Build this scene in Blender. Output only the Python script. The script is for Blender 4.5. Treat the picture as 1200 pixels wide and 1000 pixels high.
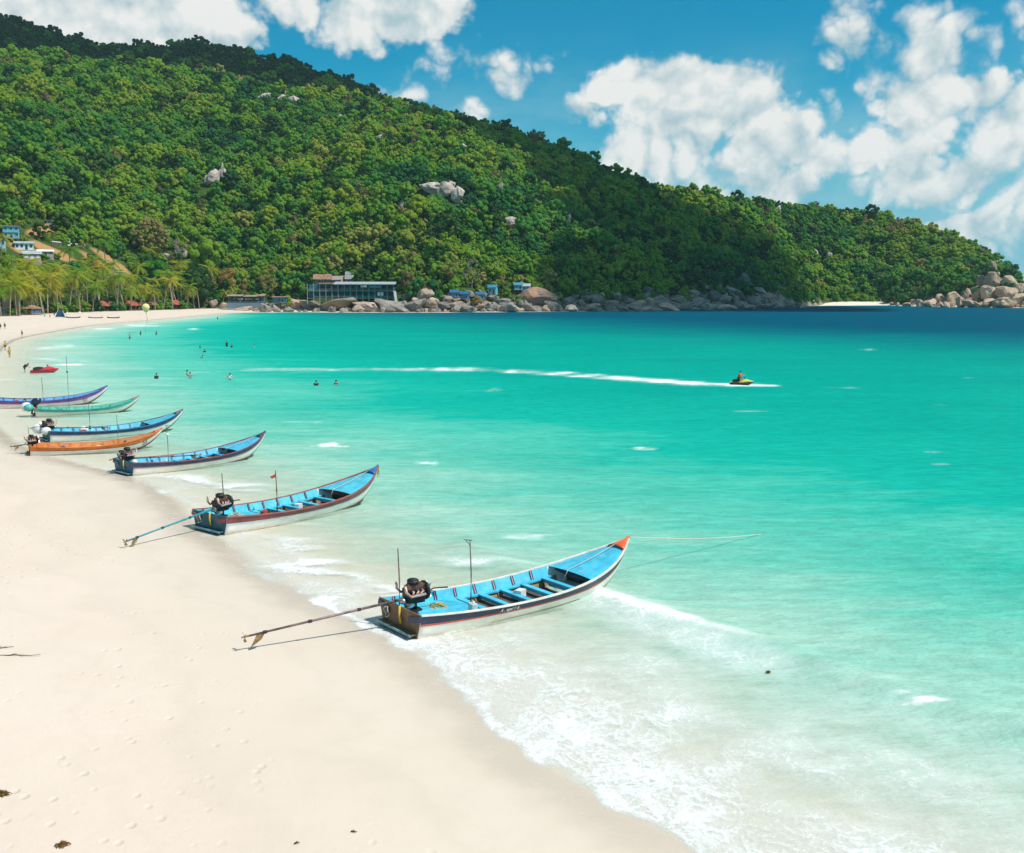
import bpy, bmesh, math, random
import numpy as np
from mathutils import Vector, Matrix, Euler

random.seed(11)
RNG = np.random.default_rng(11)
R = math.radians
for o in list(bpy.data.objects):
    bpy.data.objects.remove(o)
scene = bpy.context.scene
COL = scene.collection

# ------------------------------------------------------------------ camera
CAM_H = 10.0
cam_d = bpy.data.cameras.new('camera')
cam_d.sensor_width = 36.0
cam_d.lens = 36.0
cam_d.clip_start = 0.1
cam_d.clip_end = 30000
cam = bpy.data.objects.new('camera', cam_d)
COL.objects.link(cam)
cam.location = (0, 0, CAM_H)
cam.rotation_euler = (R(90 - 7.36), 0, 0)
scene.camera = cam

# ------------------------------------------------------------------ light
SUN_EL, SUN_AZ = R(55), R(109)                 # azimuth clockwise from +Y
SUN_DIR = Vector((math.sin(SUN_AZ) * math.cos(SUN_EL), math.cos(SUN_AZ) * math.cos(SUN_EL), math.sin(SUN_EL)))
SKY_STRENGTH = 0.125
sun_d = bpy.data.lights.new('sun', 'SUN')
sun_d.energy = 4.9
sun_d.angle = R(0.53)
sun_d.color = (1.0, 0.95, 0.87)
sun = bpy.data.objects.new('sun', sun_d)
COL.objects.link(sun)
sun.rotation_euler = SUN_DIR.to_track_quat('Z', 'Y').to_euler()
scene.view_settings.view_transform = 'Standard'
scene.view_settings.look = 'None'
scene.view_settings.gamma = 1.0
scene.view_settings.exposure = 0.0
scene.view_settings.use_curve_mapping = False
scene.cycles.use_denoising = True
scene.cycles.use_adaptive_sampling = True
scene.cycles.adaptive_threshold = 0.02
scene.cycles.max_bounces = 6
scene.cycles.diffuse_bounces = 3
scene.cycles.glossy_bounces = 2
scene.cycles.transmission_bounces = 2
scene.cycles.transparent_max_bounces = 8
scene.cycles.volume_bounces = 1
scene.cycles.sample_clamp_indirect = 6.0


class NT:
    """tiny helper round a node tree"""
    def __init__(self, tree):
        self.t = tree
        self.n = tree.nodes
        self.l = tree.links

    def node(self, typ, **kw):
        nd = self.n.new(typ)
        for k, v in kw.items():
            setattr(nd, k, v)
        return nd

    def put(self, sock, val):
        if isinstance(val, bpy.types.NodeSocket):
            self.l.new(val, sock)
        elif isinstance(val, (tuple, list)):
            v = list(val)
            try:
                if len(sock.default_value) == 4 and len(v) == 3:
                    v = v + [1.0]
            except TypeError:
                pass
            sock.default_value = v
        else:
            sock.default_value = val

    def math(self, op, a, b=None, c=None, clamp=False):
        nd = self.node('ShaderNodeMath', operation=op)
        nd.use_clamp = clamp
        self.put(nd.inputs[0], a)
        if b is not None:
            self.put(nd.inputs[1], b)
        if c is not None:
            self.put(nd.inputs[2], c)
        return nd.outputs[0]

    def vmath(self, op, a, b=None):
        nd = self.node('ShaderNodeVectorMath', operation=op)
        self.put(nd.inputs[0], a)
        if b is not None:
            self.put(nd.inputs[1], b)
        return nd.outputs[1] if op in ('LENGTH', 'DOT_PRODUCT', 'DISTANCE') else nd.outputs[0]

    def mix(self, f, a, b, mode='MIX'):
        nd = self.node('ShaderNodeMixRGB', blend_type=mode)
        self.put(nd.inputs[0], f)
        self.put(nd.inputs[1], a)
        self.put(nd.inputs[2], b)
        return nd.outputs[0]

    def noise(self, vec, scale, detail=4, rough=0.55, dist=0.0):
        nd = self.node('ShaderNodeTexNoise')
        if vec is not None:
            self.put(nd.inputs['Vector'], vec)
        nd.inputs['Scale'].default_value = scale
        nd.inputs['Detail'].default_value = detail
        nd.inputs['Roughness'].default_value = rough
        nd.inputs['Distortion'].default_value = dist
        return nd.outputs['Fac']

    def ramp(self, f, stops, interp='LINEAR'):
        nd = self.node('ShaderNodeValToRGB')
        cr = nd.color_ramp
        cr.interpolation = interp
        while len(cr.elements) < len(stops):
            cr.elements.new(0.5)
        for e, (p, c) in zip(cr.elements, stops):
            e.position = p
            e.color = (*c, 1.0) if len(c) == 3 else c
        self.put(nd.inputs[0], f)
        return nd.outputs[0]

    def smooth(self, x, lo, hi):
        nd = self.node('ShaderNodeMapRange', interpolation_type='SMOOTHSTEP')
        self.put(nd.inputs['Value'], x)
        self.put(nd.inputs['From Min'], lo)
        self.put(nd.inputs['From Max'], hi)
        return nd.outputs[0]

    def bump(self, h, strength, dist):
        nd = self.node('ShaderNodeBump')
        nd.inputs['Strength'].default_value = strength
        nd.inputs['Distance'].default_value = dist
        self.put(nd.inputs['Height'], h)
        return nd.outputs[0]

    def scaled(self, vec, s):
        return self.vmath('MULTIPLY', vec, s)


# ------------------------------------------------------------------ sky
def build_world():
    w = bpy.data.worlds.new('World')
    scene.world = w
    w.use_nodes = True
    t = NT(w.node_tree)
    for nd in list(t.n):
        t.n.remove(nd)
    out = t.node('ShaderNodeOutputWorld')
    bg = t.node('ShaderNodeBackground')
    t.l.new(bg.outputs[0], out.inputs[0])
    bg.inputs['Strength'].default_value = SKY_STRENGTH
    sky = t.node('ShaderNodeTexSky')
    sky.sky_type = 'NISHITA'
    sky.sun_disc = False
    sky.sun_elevation = SUN_EL
    sky.sun_rotation = SUN_AZ
    sky.air_density = 1.0
    sky.dust_density = 0.4
    sky.ozone_density = 2.0
    tc = t.node('ShaderNodeTexCoord')
    d = t.vmath('NORMALIZE', tc.outputs['Generated'])
    sep = t.node('ShaderNodeSeparateXYZ')
    t.l.new(d, sep.inputs[0])
    az = t.math('ARCTAN2', sep.outputs[0], sep.outputs[1])      # radians from +Y to the right
    el = t.math('ARCSINE', sep.outputs[2])
    comb = t.node('ShaderNodeCombineXYZ')
    t.l.new(az, comb.inputs[0])
    t.l.new(el, comb.inputs[1])
    p = comb.outputs[0]
    # saturated tropical sky
    base = t.mix(1.0, sky.outputs[0], SKY_TINT, 'MULTIPLY')
    base = t.mix(t.smooth(el, 0.22, -0.02), base, HORIZON)        # the air pales towards the horizon
    # cumulus: each entry azimuth, elevation, half width, half height (degrees), weight
    wob = t.noise(t.scaled(d, (1, 1, 1)), 16.0, 5, 0.6)
    wob2 = t.noise(t.vmath('ADD', d, (5.2, 1.3, 7.7)), 16.0, 5, 0.6)
    wv = t.node('ShaderNodeCombineXYZ')
    t.l.new(t.math('MULTIPLY_ADD', wob, 0.075, -0.0375), wv.inputs[0])
    t.l.new(t.math('MULTIPLY_ADD', wob2, 0.060, -0.030), wv.inputs[1])
    pw = t.vmath('ADD', p, wv.outputs[0])
    field = None
    for (a, e, rx, ry, wt) in CLOUDS:
        q = t.vmath('SUBTRACT', pw, (R(a), R(e), 0))
        q = t.vmath('MULTIPLY', q, (1 / R(rx), 1 / R(ry), 0))
        ln = t.vmath('LENGTH', q)
        v = t.math('MULTIPLY', t.math('SUBTRACT', 1.0, ln), wt)
        if field is None:
            field = v
        else:
            nd = t.node('ShaderNodeMath', operation='SMOOTH_MAX')
            t.put(nd.inputs[0], field)
            t.put(nd.inputs[1], v)
            nd.inputs[2].default_value = 0.12
            field = nd.outputs[0]
    # the same fair weather cumulus goes on round the rest of the sky
    outside = t.math('MAXIMUM', t.smooth(t.math('ABSOLUTE', az), R(31), R(40)), t.smooth(el, R(20), R(27)))
    wide = t.noise(d, 5.0, 3, 0.5)
    wide = t.math('MULTIPLY', t.math('SUBTRACT', wide, 0.56), 5.0)
    wide = t.math('SUBTRACT', t.math('MULTIPLY', t.math('ADD', wide, 2.0), outside), 2.0)
    wide = t.math('SUBTRACT', wide, t.math('MULTIPLY', t.smooth(el, 0.03, -0.02), 3.0))
    field = t.math('MAXIMUM', field, wide)
    def billow(v):
        acc = None
        for sc, am in ((15.0, 2.3), (36.0, 1.15), (80.0, 0.50), (170.0, 0.20)):      # rounded lobes with creases between
            n_ = t.noise(v, sc, 0, 0.5)
            b_ = t.math('MULTIPLY', t.math('ABSOLUTE', t.math('SUBTRACT', n_, 0.5)), am)
            acc = b_ if acc is None else t.math('ADD', acc, b_)
        return acc
    n1 = t.noise(d, 30.0, 6, 0.62)
    b1 = billow(d)
    b2 = billow(t.vmath('ADD', d, (0.007, -0.003, 0.011)))        # a little towards the sun
    dens = t.math('ADD', field, t.math('MULTIPLY_ADD', b1, BILLOW, -BILLOW * 0.43))
    dens = t.math('ADD', dens, t.math('MULTIPLY_ADD', n1, 0.5, -0.25))
    alpha = t.math('MULTIPLY', t.smooth(dens, -0.14, 0.44), 0.97)
    lit = t.math('MULTIPLY_ADD', t.math('SUBTRACT', b1, b2), 1.5, 0.64)
    n3 = t.noise(d, 10.0, 2, 0.5)
    n4 = t.noise(t.vmath('ADD', d, (0.020, -0.008, 0.030)), 10.0, 2, 0.5)
    lit = t.math('ADD', lit, t.math('MULTIPLY', t.math('SUBTRACT', n3, n4), 2.2))
    lit = t.math('ADD', lit, t.math('MULTIPLY_ADD', t.smooth(dens, 0.0, 1.1), 0.20, -0.08), clamp=True)
    ccol = t.mix(lit, CLOUD_DARK, CLOUD_LIGHT)
    # thin veil round the lower sky
    veil = t.math('MULTIPLY', t.smooth(t.noise(t.scaled(d, (1, 1, 2.2)), 7.0, 6, 0.6), 0.36, 0.72), 0.62)
    veil = t.math('MULTIPLY', veil, t.smooth(el, 0.26, 0.08))
    base = t.mix(veil, base, VEIL)
    col = t.mix(alpha, base, ccol)
    t.l.new(col, bg.inputs['Color'])
    w.cycles.sampling_method = 'MANUAL'
    w.cycles.sample_map_resolution = 256


SKY_TINT = (0.0, 0.70, 0.82)
HORIZON = (1.7, 4.0, 5.0)
BILLOW = 1.15
CLOUD_DARK = (3.6, 4.7, 5.1)
CLOUD_LIGHT = (7.2, 7.15, 6.9)
VEIL = (3.2, 5.0, 5.5)
CLOUDS = [
    (6.2, 11.1, 2.2, 1.8, 1.5), (7.9, 10.2, 2.2, 2.3, 1.4), (7.0, 7.6, 2.0, 2.2, 0.9), (10.6, 10.0, 2.8, 2.3, 1.5), (12.8, 9.9, 2.1, 2.0, 1.4),
    (13.9, 8.2, 2.8, 1.6, 1.3), (15.9, 7.1, 2.3, 1.2, 1.2), (14.4, 5.8, 2.3, 1.3, 1.1), (10.1, 7.0, 2.7, 1.8, 0.45), (4.0, 9.2, 1.4, 0.8, 0.6),
    (2.5, 12.4, 0.6, 0.4, 0.15), (4.6, 11.6, 1.0, 0.6, 0.6), (20.8, 9.3, 2.4, 1.5, 1.4), (23.9, 9.9, 1.9, 1.1, 1.3), (25.5, 8.4, 2.7, 2.0, 1.3),
    (24.7, 6.9, 1.8, 2.3, 0.7), (19.3, 6.9, 1.9, 1.0, 1.2), (21.6, 5.8, 2.2, 1.2, 1.2), (23.3, 5.3, 1.7, 0.9, 0.9), (23.0, 3.6, 1.9, 0.7, 1.0),
    (21.5, 7.7, 3.9, 2.0, 0.35), (26.6, 6.4, 2.3, 2.7, 0.6), (17.9, 12.1, 1.9, 1.0, 0.45), (20.2, 10.8, 1.4, 0.7, 0.1), (-24.8, 13.7, 4.1, 2.0, 1.3),
    (-21.4, 13.3, 3.6, 1.8, 1.4), (-17.3, 14.2, 3.6, 2.0, 1.6), (-16.3, 13.1, 2.7, 1.5, 1.4), (-14.2, 13.1, 1.7, 0.8, 1.1), (-27.8, 13.2, 3.2, 1.8, 1.2),
    (-11.7, 14.6, 2.2, 1.2, 1.1), (-8.2, 14.5, 2.9, 1.5, 1.4), (-5.0, 15.1, 2.7, 1.5, 1.4), (-5.9, 13.6, 2.0, 0.9, 1.2), (-3.2, 11.9, 0.8, 0.6, 0.25),
    (-0.1, 10.9, 1.7, 1.1, 0.38), (-6.7, 10.4, 1.0, 0.5, 0.3), (-2.5, 9.7, 1.3, 0.5, 0.25), (7.3, 5.2, 0.8, 0.5, 0.7), (11.9, 5.0, 1.1, 0.5, 0.6)
]
build_world()


# ------------------------------------------------------------------ helpers
def tag(o, label=None, cat=None, group=None, kind=None):
    if label:
        o['label'] = label
    if cat:
        o['category'] = cat
    if group:
        o['group'] = group
    if kind:
        o['kind'] = kind
    return o


def empty(name, loc=(0, 0, 0), rz=0.0, scale=1.0):
    o = bpy.data.objects.new(name, None)
    COL.objects.link(o)
    o.location = loc
    o.rotation_euler = (0, 0, rz)
    o.scale = (scale, scale, scale)
    o.empty_display_size = 0.2
    return o


def link(name, mesh, parent=None, loc=None, rot=None, scale=None):
    o = bpy.data.objects.new(name, mesh)
    COL.objects.link(o)
    if parent:
        o.parent = parent
    if loc is not None:
        o.location = loc
    if rot is not None:
        o.rotation_euler = rot
    if scale is not None:
        o.scale = scale if hasattr(scale, '__len__') else (scale,) * 3
    return o


class MB:
    """collects geometry, then links it as ONE mesh object"""
    def __init__(self):
        self.v = []
        self.f = []
        self.m = []
        self.cur = 0

    def add(self, vs, fs):
        o = len(self.v)
        self.v.extend([tuple(map(float, q)) for q in vs])
        for q in fs:
            self.f.append(tuple(i + o for i in q))
            self.m.append(self.cur)
        return self

    def box(self, c, s, rz=0.0, mat=None):
        x, y, z = (k / 2 for k in s)
        vs = [Vector((sx * x, sy * y, sz * z)) for sx in (-1, 1) for sy in (-1, 1) for sz in (-1, 1)]
        M = mat if mat is not None else Matrix.Rotation(rz, 3, 'Z')
        vs = [M @ q + Vector(c) for q in vs]
        return self.add(vs, [(0, 1, 3, 2), (4, 6, 7, 5), (0, 4, 5, 1), (2, 3, 7, 6), (0, 2, 6, 4), (1, 5, 7, 3)])

    def beam(self, a, b, w, h):
        """a box from a to b"""
        a, b = Vector(a), Vector(b)
        d = b - a
        M = d.to_track_quat('X', 'Z').to_matrix()
        return self.box((a + b) / 2, (d.length, w, h), mat=M)

    def tube(self, pts, rad, n=8, cap=True):
        pts = [Vector(q) for q in pts]
        if not hasattr(rad, '__len__'):
            rad = [rad] * len(pts)
        vs, fs = [], []
        up = Vector((0, 0, 1))
        for i, q in enumerate(pts):
            d = (pts[min(i + 1, len(pts) - 1)] - pts[max(i - 1, 0)])
            if d.length < 1e-9:
                d = Vector((0, 0, 1))
            d.normalize()
            a = d.cross(up)
            if a.length < 1e-3:
                a = d.cross(Vector((0, 1, 0)))
            a.normalize()
            b = d.cross(a)
            for k in range(n):
                t = 2 * math.pi * k / n
                vs.append(q + (a * math.cos(t) + b * math.sin(t)) * rad[i])
        for i in range(len(pts) - 1):
            for k in range(n):
                fs.append((i * n + k, i * n + (k + 1) % n, (i + 1) * n + (k + 1) % n, (i + 1) * n + k))
        if cap:
            fs.append(tuple(range(n - 1, -1, -1)))
            fs.append(tuple((len(pts) - 1) * n + k for k in range(n)))
        return self.add(vs, fs)

    def ball(self, c, r, seg=10, ring=7, noise_amp=0.0, rnd=None):
        if not hasattr(r, '__len__'):
            r = (r, r, r)
        vs = [(c[0], c[1], c[2] + r[2])]
        for i in range(1, ring):
            t = math.pi * i / ring
            for k in range(seg):
                a = 2 * math.pi * k / seg
                w = 1 + ((rnd or random).uniform(-noise_amp, noise_amp) if noise_amp else 0)
                vs.append((c[0] + r[0] * w * math.sin(t) * math.cos(a), c[1] + r[1] * w * math.sin(t) * math.sin(a), c[2] + r[2] * w * math.cos(t)))
        vs.append((c[0], c[1], c[2] - r[2]))
        fs = [(0, 1 + k, 1 + (k + 1) % seg) for k in range(seg)]
        for i in range(ring - 2):
            for k in range(seg):
                a, b = 1 + i * seg + k, 1 + i * seg + (k + 1) % seg
                fs.append((a, a + seg, b + seg, b))
        e = len(vs) - 1
        fs += [(e, e - seg + (k + 1) % seg, e - seg + k) for k in range(seg)]
        return self.add(vs, fs)

    def loft(self, rows, close=False):
        n = len(rows[0])
        vs = [q for r_ in rows for q in r_]
        fs = []
        for i in range(len(rows) - 1):
            for k in range(n - 1 + (1 if close else 0)):
                fs.append((i * n + k, i * n + (k + 1) % n, (i + 1) * n + (k + 1) % n, (i + 1) * n + k))
        return self.add(vs, fs)

    def mesh(self, name, mats, smooth=False):
        me = bpy.data.meshes.new(name)
        me.from_pydata(self.v, [], self.f)
        if not isinstance(mats, (list, tuple)):
            mats = [mats]
        for m_ in mats:
            me.materials.append(m_)
        if len(mats) > 1:
            me.polygons.foreach_set('material_index', self.m)
        if smooth:
            me.polygons.foreach_set('use_smooth', [True] * len(self.f))
        me.update()
        return me

    def build(self, name, mats, parent=None, smooth=False, fix=True, **kw):
        me = self.mesh(name, mats, smooth)
        if fix:
            bm = bmesh.new()
            bm.from_mesh(me)
            bmesh.ops.recalc_face_normals(bm, faces=bm.faces)
            bm.to_mesh(me)
            bm.free()
        return link(name, me, parent, **kw)


def np_mesh(name, verts, quads, mats, smooth=True, attrs=None):
    """fast mesh from numpy arrays (n x 3, m x 4)"""
    me = bpy.data.meshes.new(name)
    n, m_ = len(verts), len(quads)
    k = quads.shape[1]
    me.vertices.add(n)
    me.vertices.foreach_set('co', np.ascontiguousarray(verts, dtype=np.float32).ravel())
    me.loops.add(m_ * k)
    me.loops.foreach_set('vertex_index', np.ascontiguousarray(quads, dtype=np.int32).ravel())
    me.polygons.add(m_)
    me.polygons.foreach_set('loop_start', np.arange(0, m_ * k, k, dtype=np.int32))
    if smooth:
        me.polygons.foreach_set('use_smooth', np.ones(m_, dtype=bool))
    for a, vals in (attrs or {}).items():
        at = me.attributes.new(a, 'FLOAT', 'POINT')
        at.data.foreach_set('value', np.ascontiguousarray(vals, dtype=np.float32))
    for x in (mats if isinstance(mats, (list, tuple)) else [mats]):
        me.materials.append(x)
    me.update(calc_edges=True)
    return me


def lin(r, g, b):
    f = lambda c: c / 12.92 if c <= 0.04045 else ((c + 0.055) / 1.055) ** 2.4
    return tuple(f(k / 255.0) for k in (r, g, b))


rank_word = ['first', 'second', 'third', 'fourth', 'fifth', 'sixth', 'seventh', 'eighth', 'ninth', 'tenth', 'eleventh', 'twelfth', 'thirteenth', 'fourteenth', 'fifteenth', 'sixteenth', 'seventeenth', 'eighteenth', 'nineteenth']
for ten_ in ('twent', 'thirt', 'fort', 'fift', 'sixt', 'sevent', 'eight', 'ninet'):
    rank_word += [ten_ + 'ieth'] + [ten_ + 'y-' + w_ for w_ in rank_word[:9]]
rank_word += ['hundredth'] + ['hundred-' + w_ for w_ in rank_word[:60]]


MATS = {}


def plain(name, col, rough=0.6, metal=0.0, vary=0.12, scale=6.0, spec=0.5, bump=0.0, dirt=None):
    """painted or raw surface with uneven colour and a little wear"""
    if name in MATS:
        return MATS[name]
    m = bpy.data.materials.new(name)
    m.use_nodes = True
    t = NT(m.node_tree)
    bs = t.n['Principled BSDF']
    tc = t.node('ShaderNodeTexCoord')
    n = t.noise(tc.outputs['Object'], scale, 5, 0.6)
    lo = tuple(c * (1 - vary * 1.6) for c in col)
    hi = tuple(min(1.0, c * (1 + vary)) for c in col)
    c = t.mix(t.smooth(n, 0.3, 0.7), lo, hi)
    if dirt:
        n2 = t.noise(t.scaled(tc.outputs['Object'], (1, 1, 2.5)), scale * 1.7, 6, 0.7)
        c = t.mix(t.math('MULTIPLY', t.smooth(n2, 0.52, 0.72), dirt[1]), c, dirt[0])
    t.l.new(c, bs.inputs['Base Color'])
    bs.inputs['Roughness'].default_value = rough
    bs.inputs['Metallic'].default_value = metal
    bs.inputs['Specular IOR Level'].default_value = spec
    if bump:
        t.l.new(t.bump(t.noise(tc.outputs['Object'], scale * 4, 4, 0.6), bump, 0.02), bs.inputs['Normal'])
    MATS[name] = m
    return m


# ------------------------------------------------------------------ the lie of the land (metres; camera stands at x = y = 0, looking along +Y)
SHORE = [(900, -700), (300, -170), (120, -50), (40, -6), (20, 4.5), (9, 11.6), (5.3, 14.9), (3.5, 17.3), (2.6, 18.4), (1.6, 19.6), (0.7, 20.7), (0.2, 21.9),
         (-0.6, 23.6), (-1.4, 25.2), (-2.1, 26.8), (-3.2, 28.5), (-4.5, 30.6), (-6.0, 32.2), (-7.6, 34.4), (-9.5, 37.0),
         (-11.3, 40.1), (-13.4, 43.1), (-16.8, 49.5), (-20.0, 54.5), (-22.6, 57.2), (-25.4, 59.8), (-30.4, 64.5), (-36.5, 73.0),
         (-43.5, 85.0), (-66, 128), (-107.2, 220.5), (-121.0, 269.8), (-132.7, 319.8), (-137.5, 360), (-140, 410),
         (-147, 500), (-151.2, 556), (-124.8, 579.7), (-73.3, 571), (-45.8, 573), (0.0, 592), (50.4, 622), (112.0, 690), (189.1, 772),
         (225.2, 812.1), (240, 870), (268.9, 908), (341.3, 937.2), (340, 880), (356.3, 815), (375.0, 765), (408, 772), (440, 840), (470, 1000), (520, 1400), (300, 2600),
         (-6000, 3000), (-6000, -3000), (900, -3000)]


def smooth_poly(pts, n=5):
    out = []
    N = len(pts)
    for i in range(N):
        p0, p1, p2, p3 = (np.array(pts[(i + k - 1) % N], float) for k in range(4))
        for j in range(n):
            t = j / n
            out.append(0.5 * ((2 * p1) + (-p0 + p2) * t + (2 * p0 - 5 * p1 + 4 * p2 - p3) * t * t + (-p0 + 3 * p1 - 3 * p2 + p3) * t ** 3))
    return np.array(out)


SHORE_S = np.array(SHORE[:3] + [tuple(q) for q in smooth_poly(SHORE, 4)[12:4 * 54]] + SHORE[55:], float)


def seg_dist(x, y, poly, closed=False):
    """distance of many points to a polyline"""
    best = np.full(x.shape, 1e18)
    N = len(poly)
    for i in range(N if closed else N - 1):
        ax, ay = poly[i]
        bx, by = poly[(i + 1) % N]
        dx, dy = bx - ax, by - ay
        L = dx * dx + dy * dy
        if L < 1e-12:
            continue
        t = np.clip(((x - ax) * dx + (y - ay) * dy) / L, 0, 1)
        d = (x - ax - t * dx) ** 2 + (y - ay - t * dy) ** 2
        np.minimum(best, d, out=best)
    return np.sqrt(best)


def inside(x, y, poly):
    r = np.zeros(x.shape, bool)
    N = len(poly)
    for i in range(N):
        ax, ay = poly[i]
        bx, by = poly[(i + 1) % N]
        if ay == by:
            continue
        c = ((ay > y) != (by > y)) & (x < (bx - ax) * (y - ay) / (by - ay) + ax)
        r ^= c
    return r


def shore_dist(x, y):
    """metres from the waterline, positive out at sea"""
    d = seg_dist(x, y, SHORE_S, True)
    return np.where(inside(x, y, SHORE_S), -d, d)


def vnoise(x, y, seed=0):
    """value noise on arrays, -1..1"""
    xi, yi = np.floor(x).astype(np.int64), np.floor(y).astype(np.int64)
    fx, fy = x - xi, y - yi
    fx, fy = fx * fx * (3 - 2 * fx), fy * fy * (3 - 2 * fy)

    def h(a, b):
        n = (a * 374761393 + b * 668265263 + seed * 1442695041) & 0x7fffffff
        n = ((n ^ (n >> 13)) * 1274126177) & 0x7fffffff
        return ((n ^ (n >> 16)) & 0xffff) / 32767.5 - 1
    return (h(xi, yi) * (1 - fx) + h(xi + 1, yi) * fx) * (1 - fy) + (h(xi, yi + 1) * (1 - fx) + h(xi + 1, yi + 1) * fx) * fy


def fbm(x, y, seed=0, oct=4):
    s, a = 0.0, 0.5
    for i in range(oct):
        s = s + a * vnoise(x * 2 ** i, y * 2 ** i, seed + i)
        a *= 0.5
    return s


def sm(a, b, x):
    t = np.clip((x - a) / (b - a), 0, 1)
    return t * t * (3 - 2 * t)


# ridge survey: bearing (x/y), distance of the hill's foot, distance of the ridge, rise of the wooded ridge as a slope from the camera
RIDGE = np.array([
    (-0.9, 400, 950, 0.22), (-0.66, 420, 1000, 0.231), (-0.5042, 470, 1050, 0.2291), (-0.4201, 520, 1060, 0.2221), (-0.3361, 610, 1060, 0.2159),
    (-0.2521, 610, 1060, 0.1996), (-0.1428, 585, 1030, 0.1879), (-0.0588, 578, 990, 0.1723), (0.0336, 606, 960, 0.1464), (0.084, 628, 950, 0.1226),
    (0.1344, 665, 960, 0.1035), (0.2017, 722, 1000, 0.0931), (0.2521, 780, 1050, 0.0859), (0.3025, 925, 1120, 0.0819), (0.3529, 955, 1120, 0.0771),
    (0.4033, 895, 1080, 0.0626), (0.4453, 830, 1000, 0.0448), (0.4789, 795, 930, 0.027), (0.5, 775, 860, 0.0057), (0.515, 790, 840, -0.018),
    (0.6, 800, 900, -0.03), (0.9, 800, 900, -0.03)])
BACK = np.array([(-0.9, 1500, 0.285), (-0.62, 1500, 0.27), (-0.5042, 1500, 0.2575), (-0.4537, 1500, 0.246), (-0.3949, 1500, 0.229), (-0.3361, 1500, 0.2268), (-0.2941, 1500, 0.2314), (-0.2353, 1480, 0.2175), (-0.1849, 1450, 0.2051), (-0.137, 1400, 0.188), (-0.1008, 1350, 0.16), (0.0, 1300, 0.08), (0.9, 1300, -0.05)])
TREE_H = 7.0


def hill_z(x, y):
    x = np.asarray(x, float)
    y = np.maximum(np.asarray(y, float), 1.0)
    b = x / y
    ft = np.interp(b, RIDGE[:, 0], RIDGE[:, 1])
    rd = np.interp(b, RIDGE[:, 0], RIDGE[:, 2])
    hr = CAM_H + rd * np.interp(b, RIDGE[:, 0], RIDGE[:, 3]) - TREE_H
    t = (y - ft) / (rd - ft)
    g = t * (1.12 - 0.12 * t)
    z = np.where(t < 0, t * 60, np.where(t < 1, hr * g, hr * (1 - 0.9 * np.clip((y - rd) / 420, 0, 1) ** 1.5)))
    gul = fbm(x / 70.0 + y / 240.0, y / 170.0, 5, 4) * 22 + fbm(x / 26.0, y / 30.0, 9, 3) * 5
    z = z + gul * np.clip(t * 2.2, 0, 1) * np.clip((1 - t) * 3.0, 0, 1) * np.clip(hr / 60, 0, 1)
    hb = CAM_H + np.interp(b, BACK[:, 0], BACK[:, 1]) * np.interp(b, BACK[:, 0], BACK[:, 2]) - 8
    db = np.interp(b, BACK[:, 0], BACK[:, 1])
    zb = hb * (1 - 0.5 * np.clip((db - y) / 450, 0, 1) ** 1.3 - 0.5 * np.clip((y - db) / 600, 0, 1)) + fbm(x / 60, y / 60, 21, 3) * 6
    z = np.where(y > rd + 30, np.maximum(z, np.minimum(zb, 1e9) * sm(rd + 20, rd + 140, y)), z)
    return np.maximum(z, -8)


def hz(x, y):
    return float(hill_z(np.array([x]), np.array([y]))[0])


def sand_z(sd, x, y):
    """height of the beach and sea floor from the distance to the waterline"""
    land = -sd
    up = 1.9 * (1 - np.exp(-np.maximum(land, 0) * 0.035)) + 0.012 * fbm(x * 0.6, y * 0.6, 3, 3) * sm(0.5, 6, land)
    down = -(0.030 * np.maximum(sd, 0) + 0.0 * sd)
    return np.where(land > 0, up, np.maximum(down, -7.0)) + 0.002


def ground_z(x, y):
    a, b = np.array([float(x)]), np.array([float(y)])
    return max(float(sand_z(shore_dist(a, b), a, b)[0]), hz(x, y))

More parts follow.
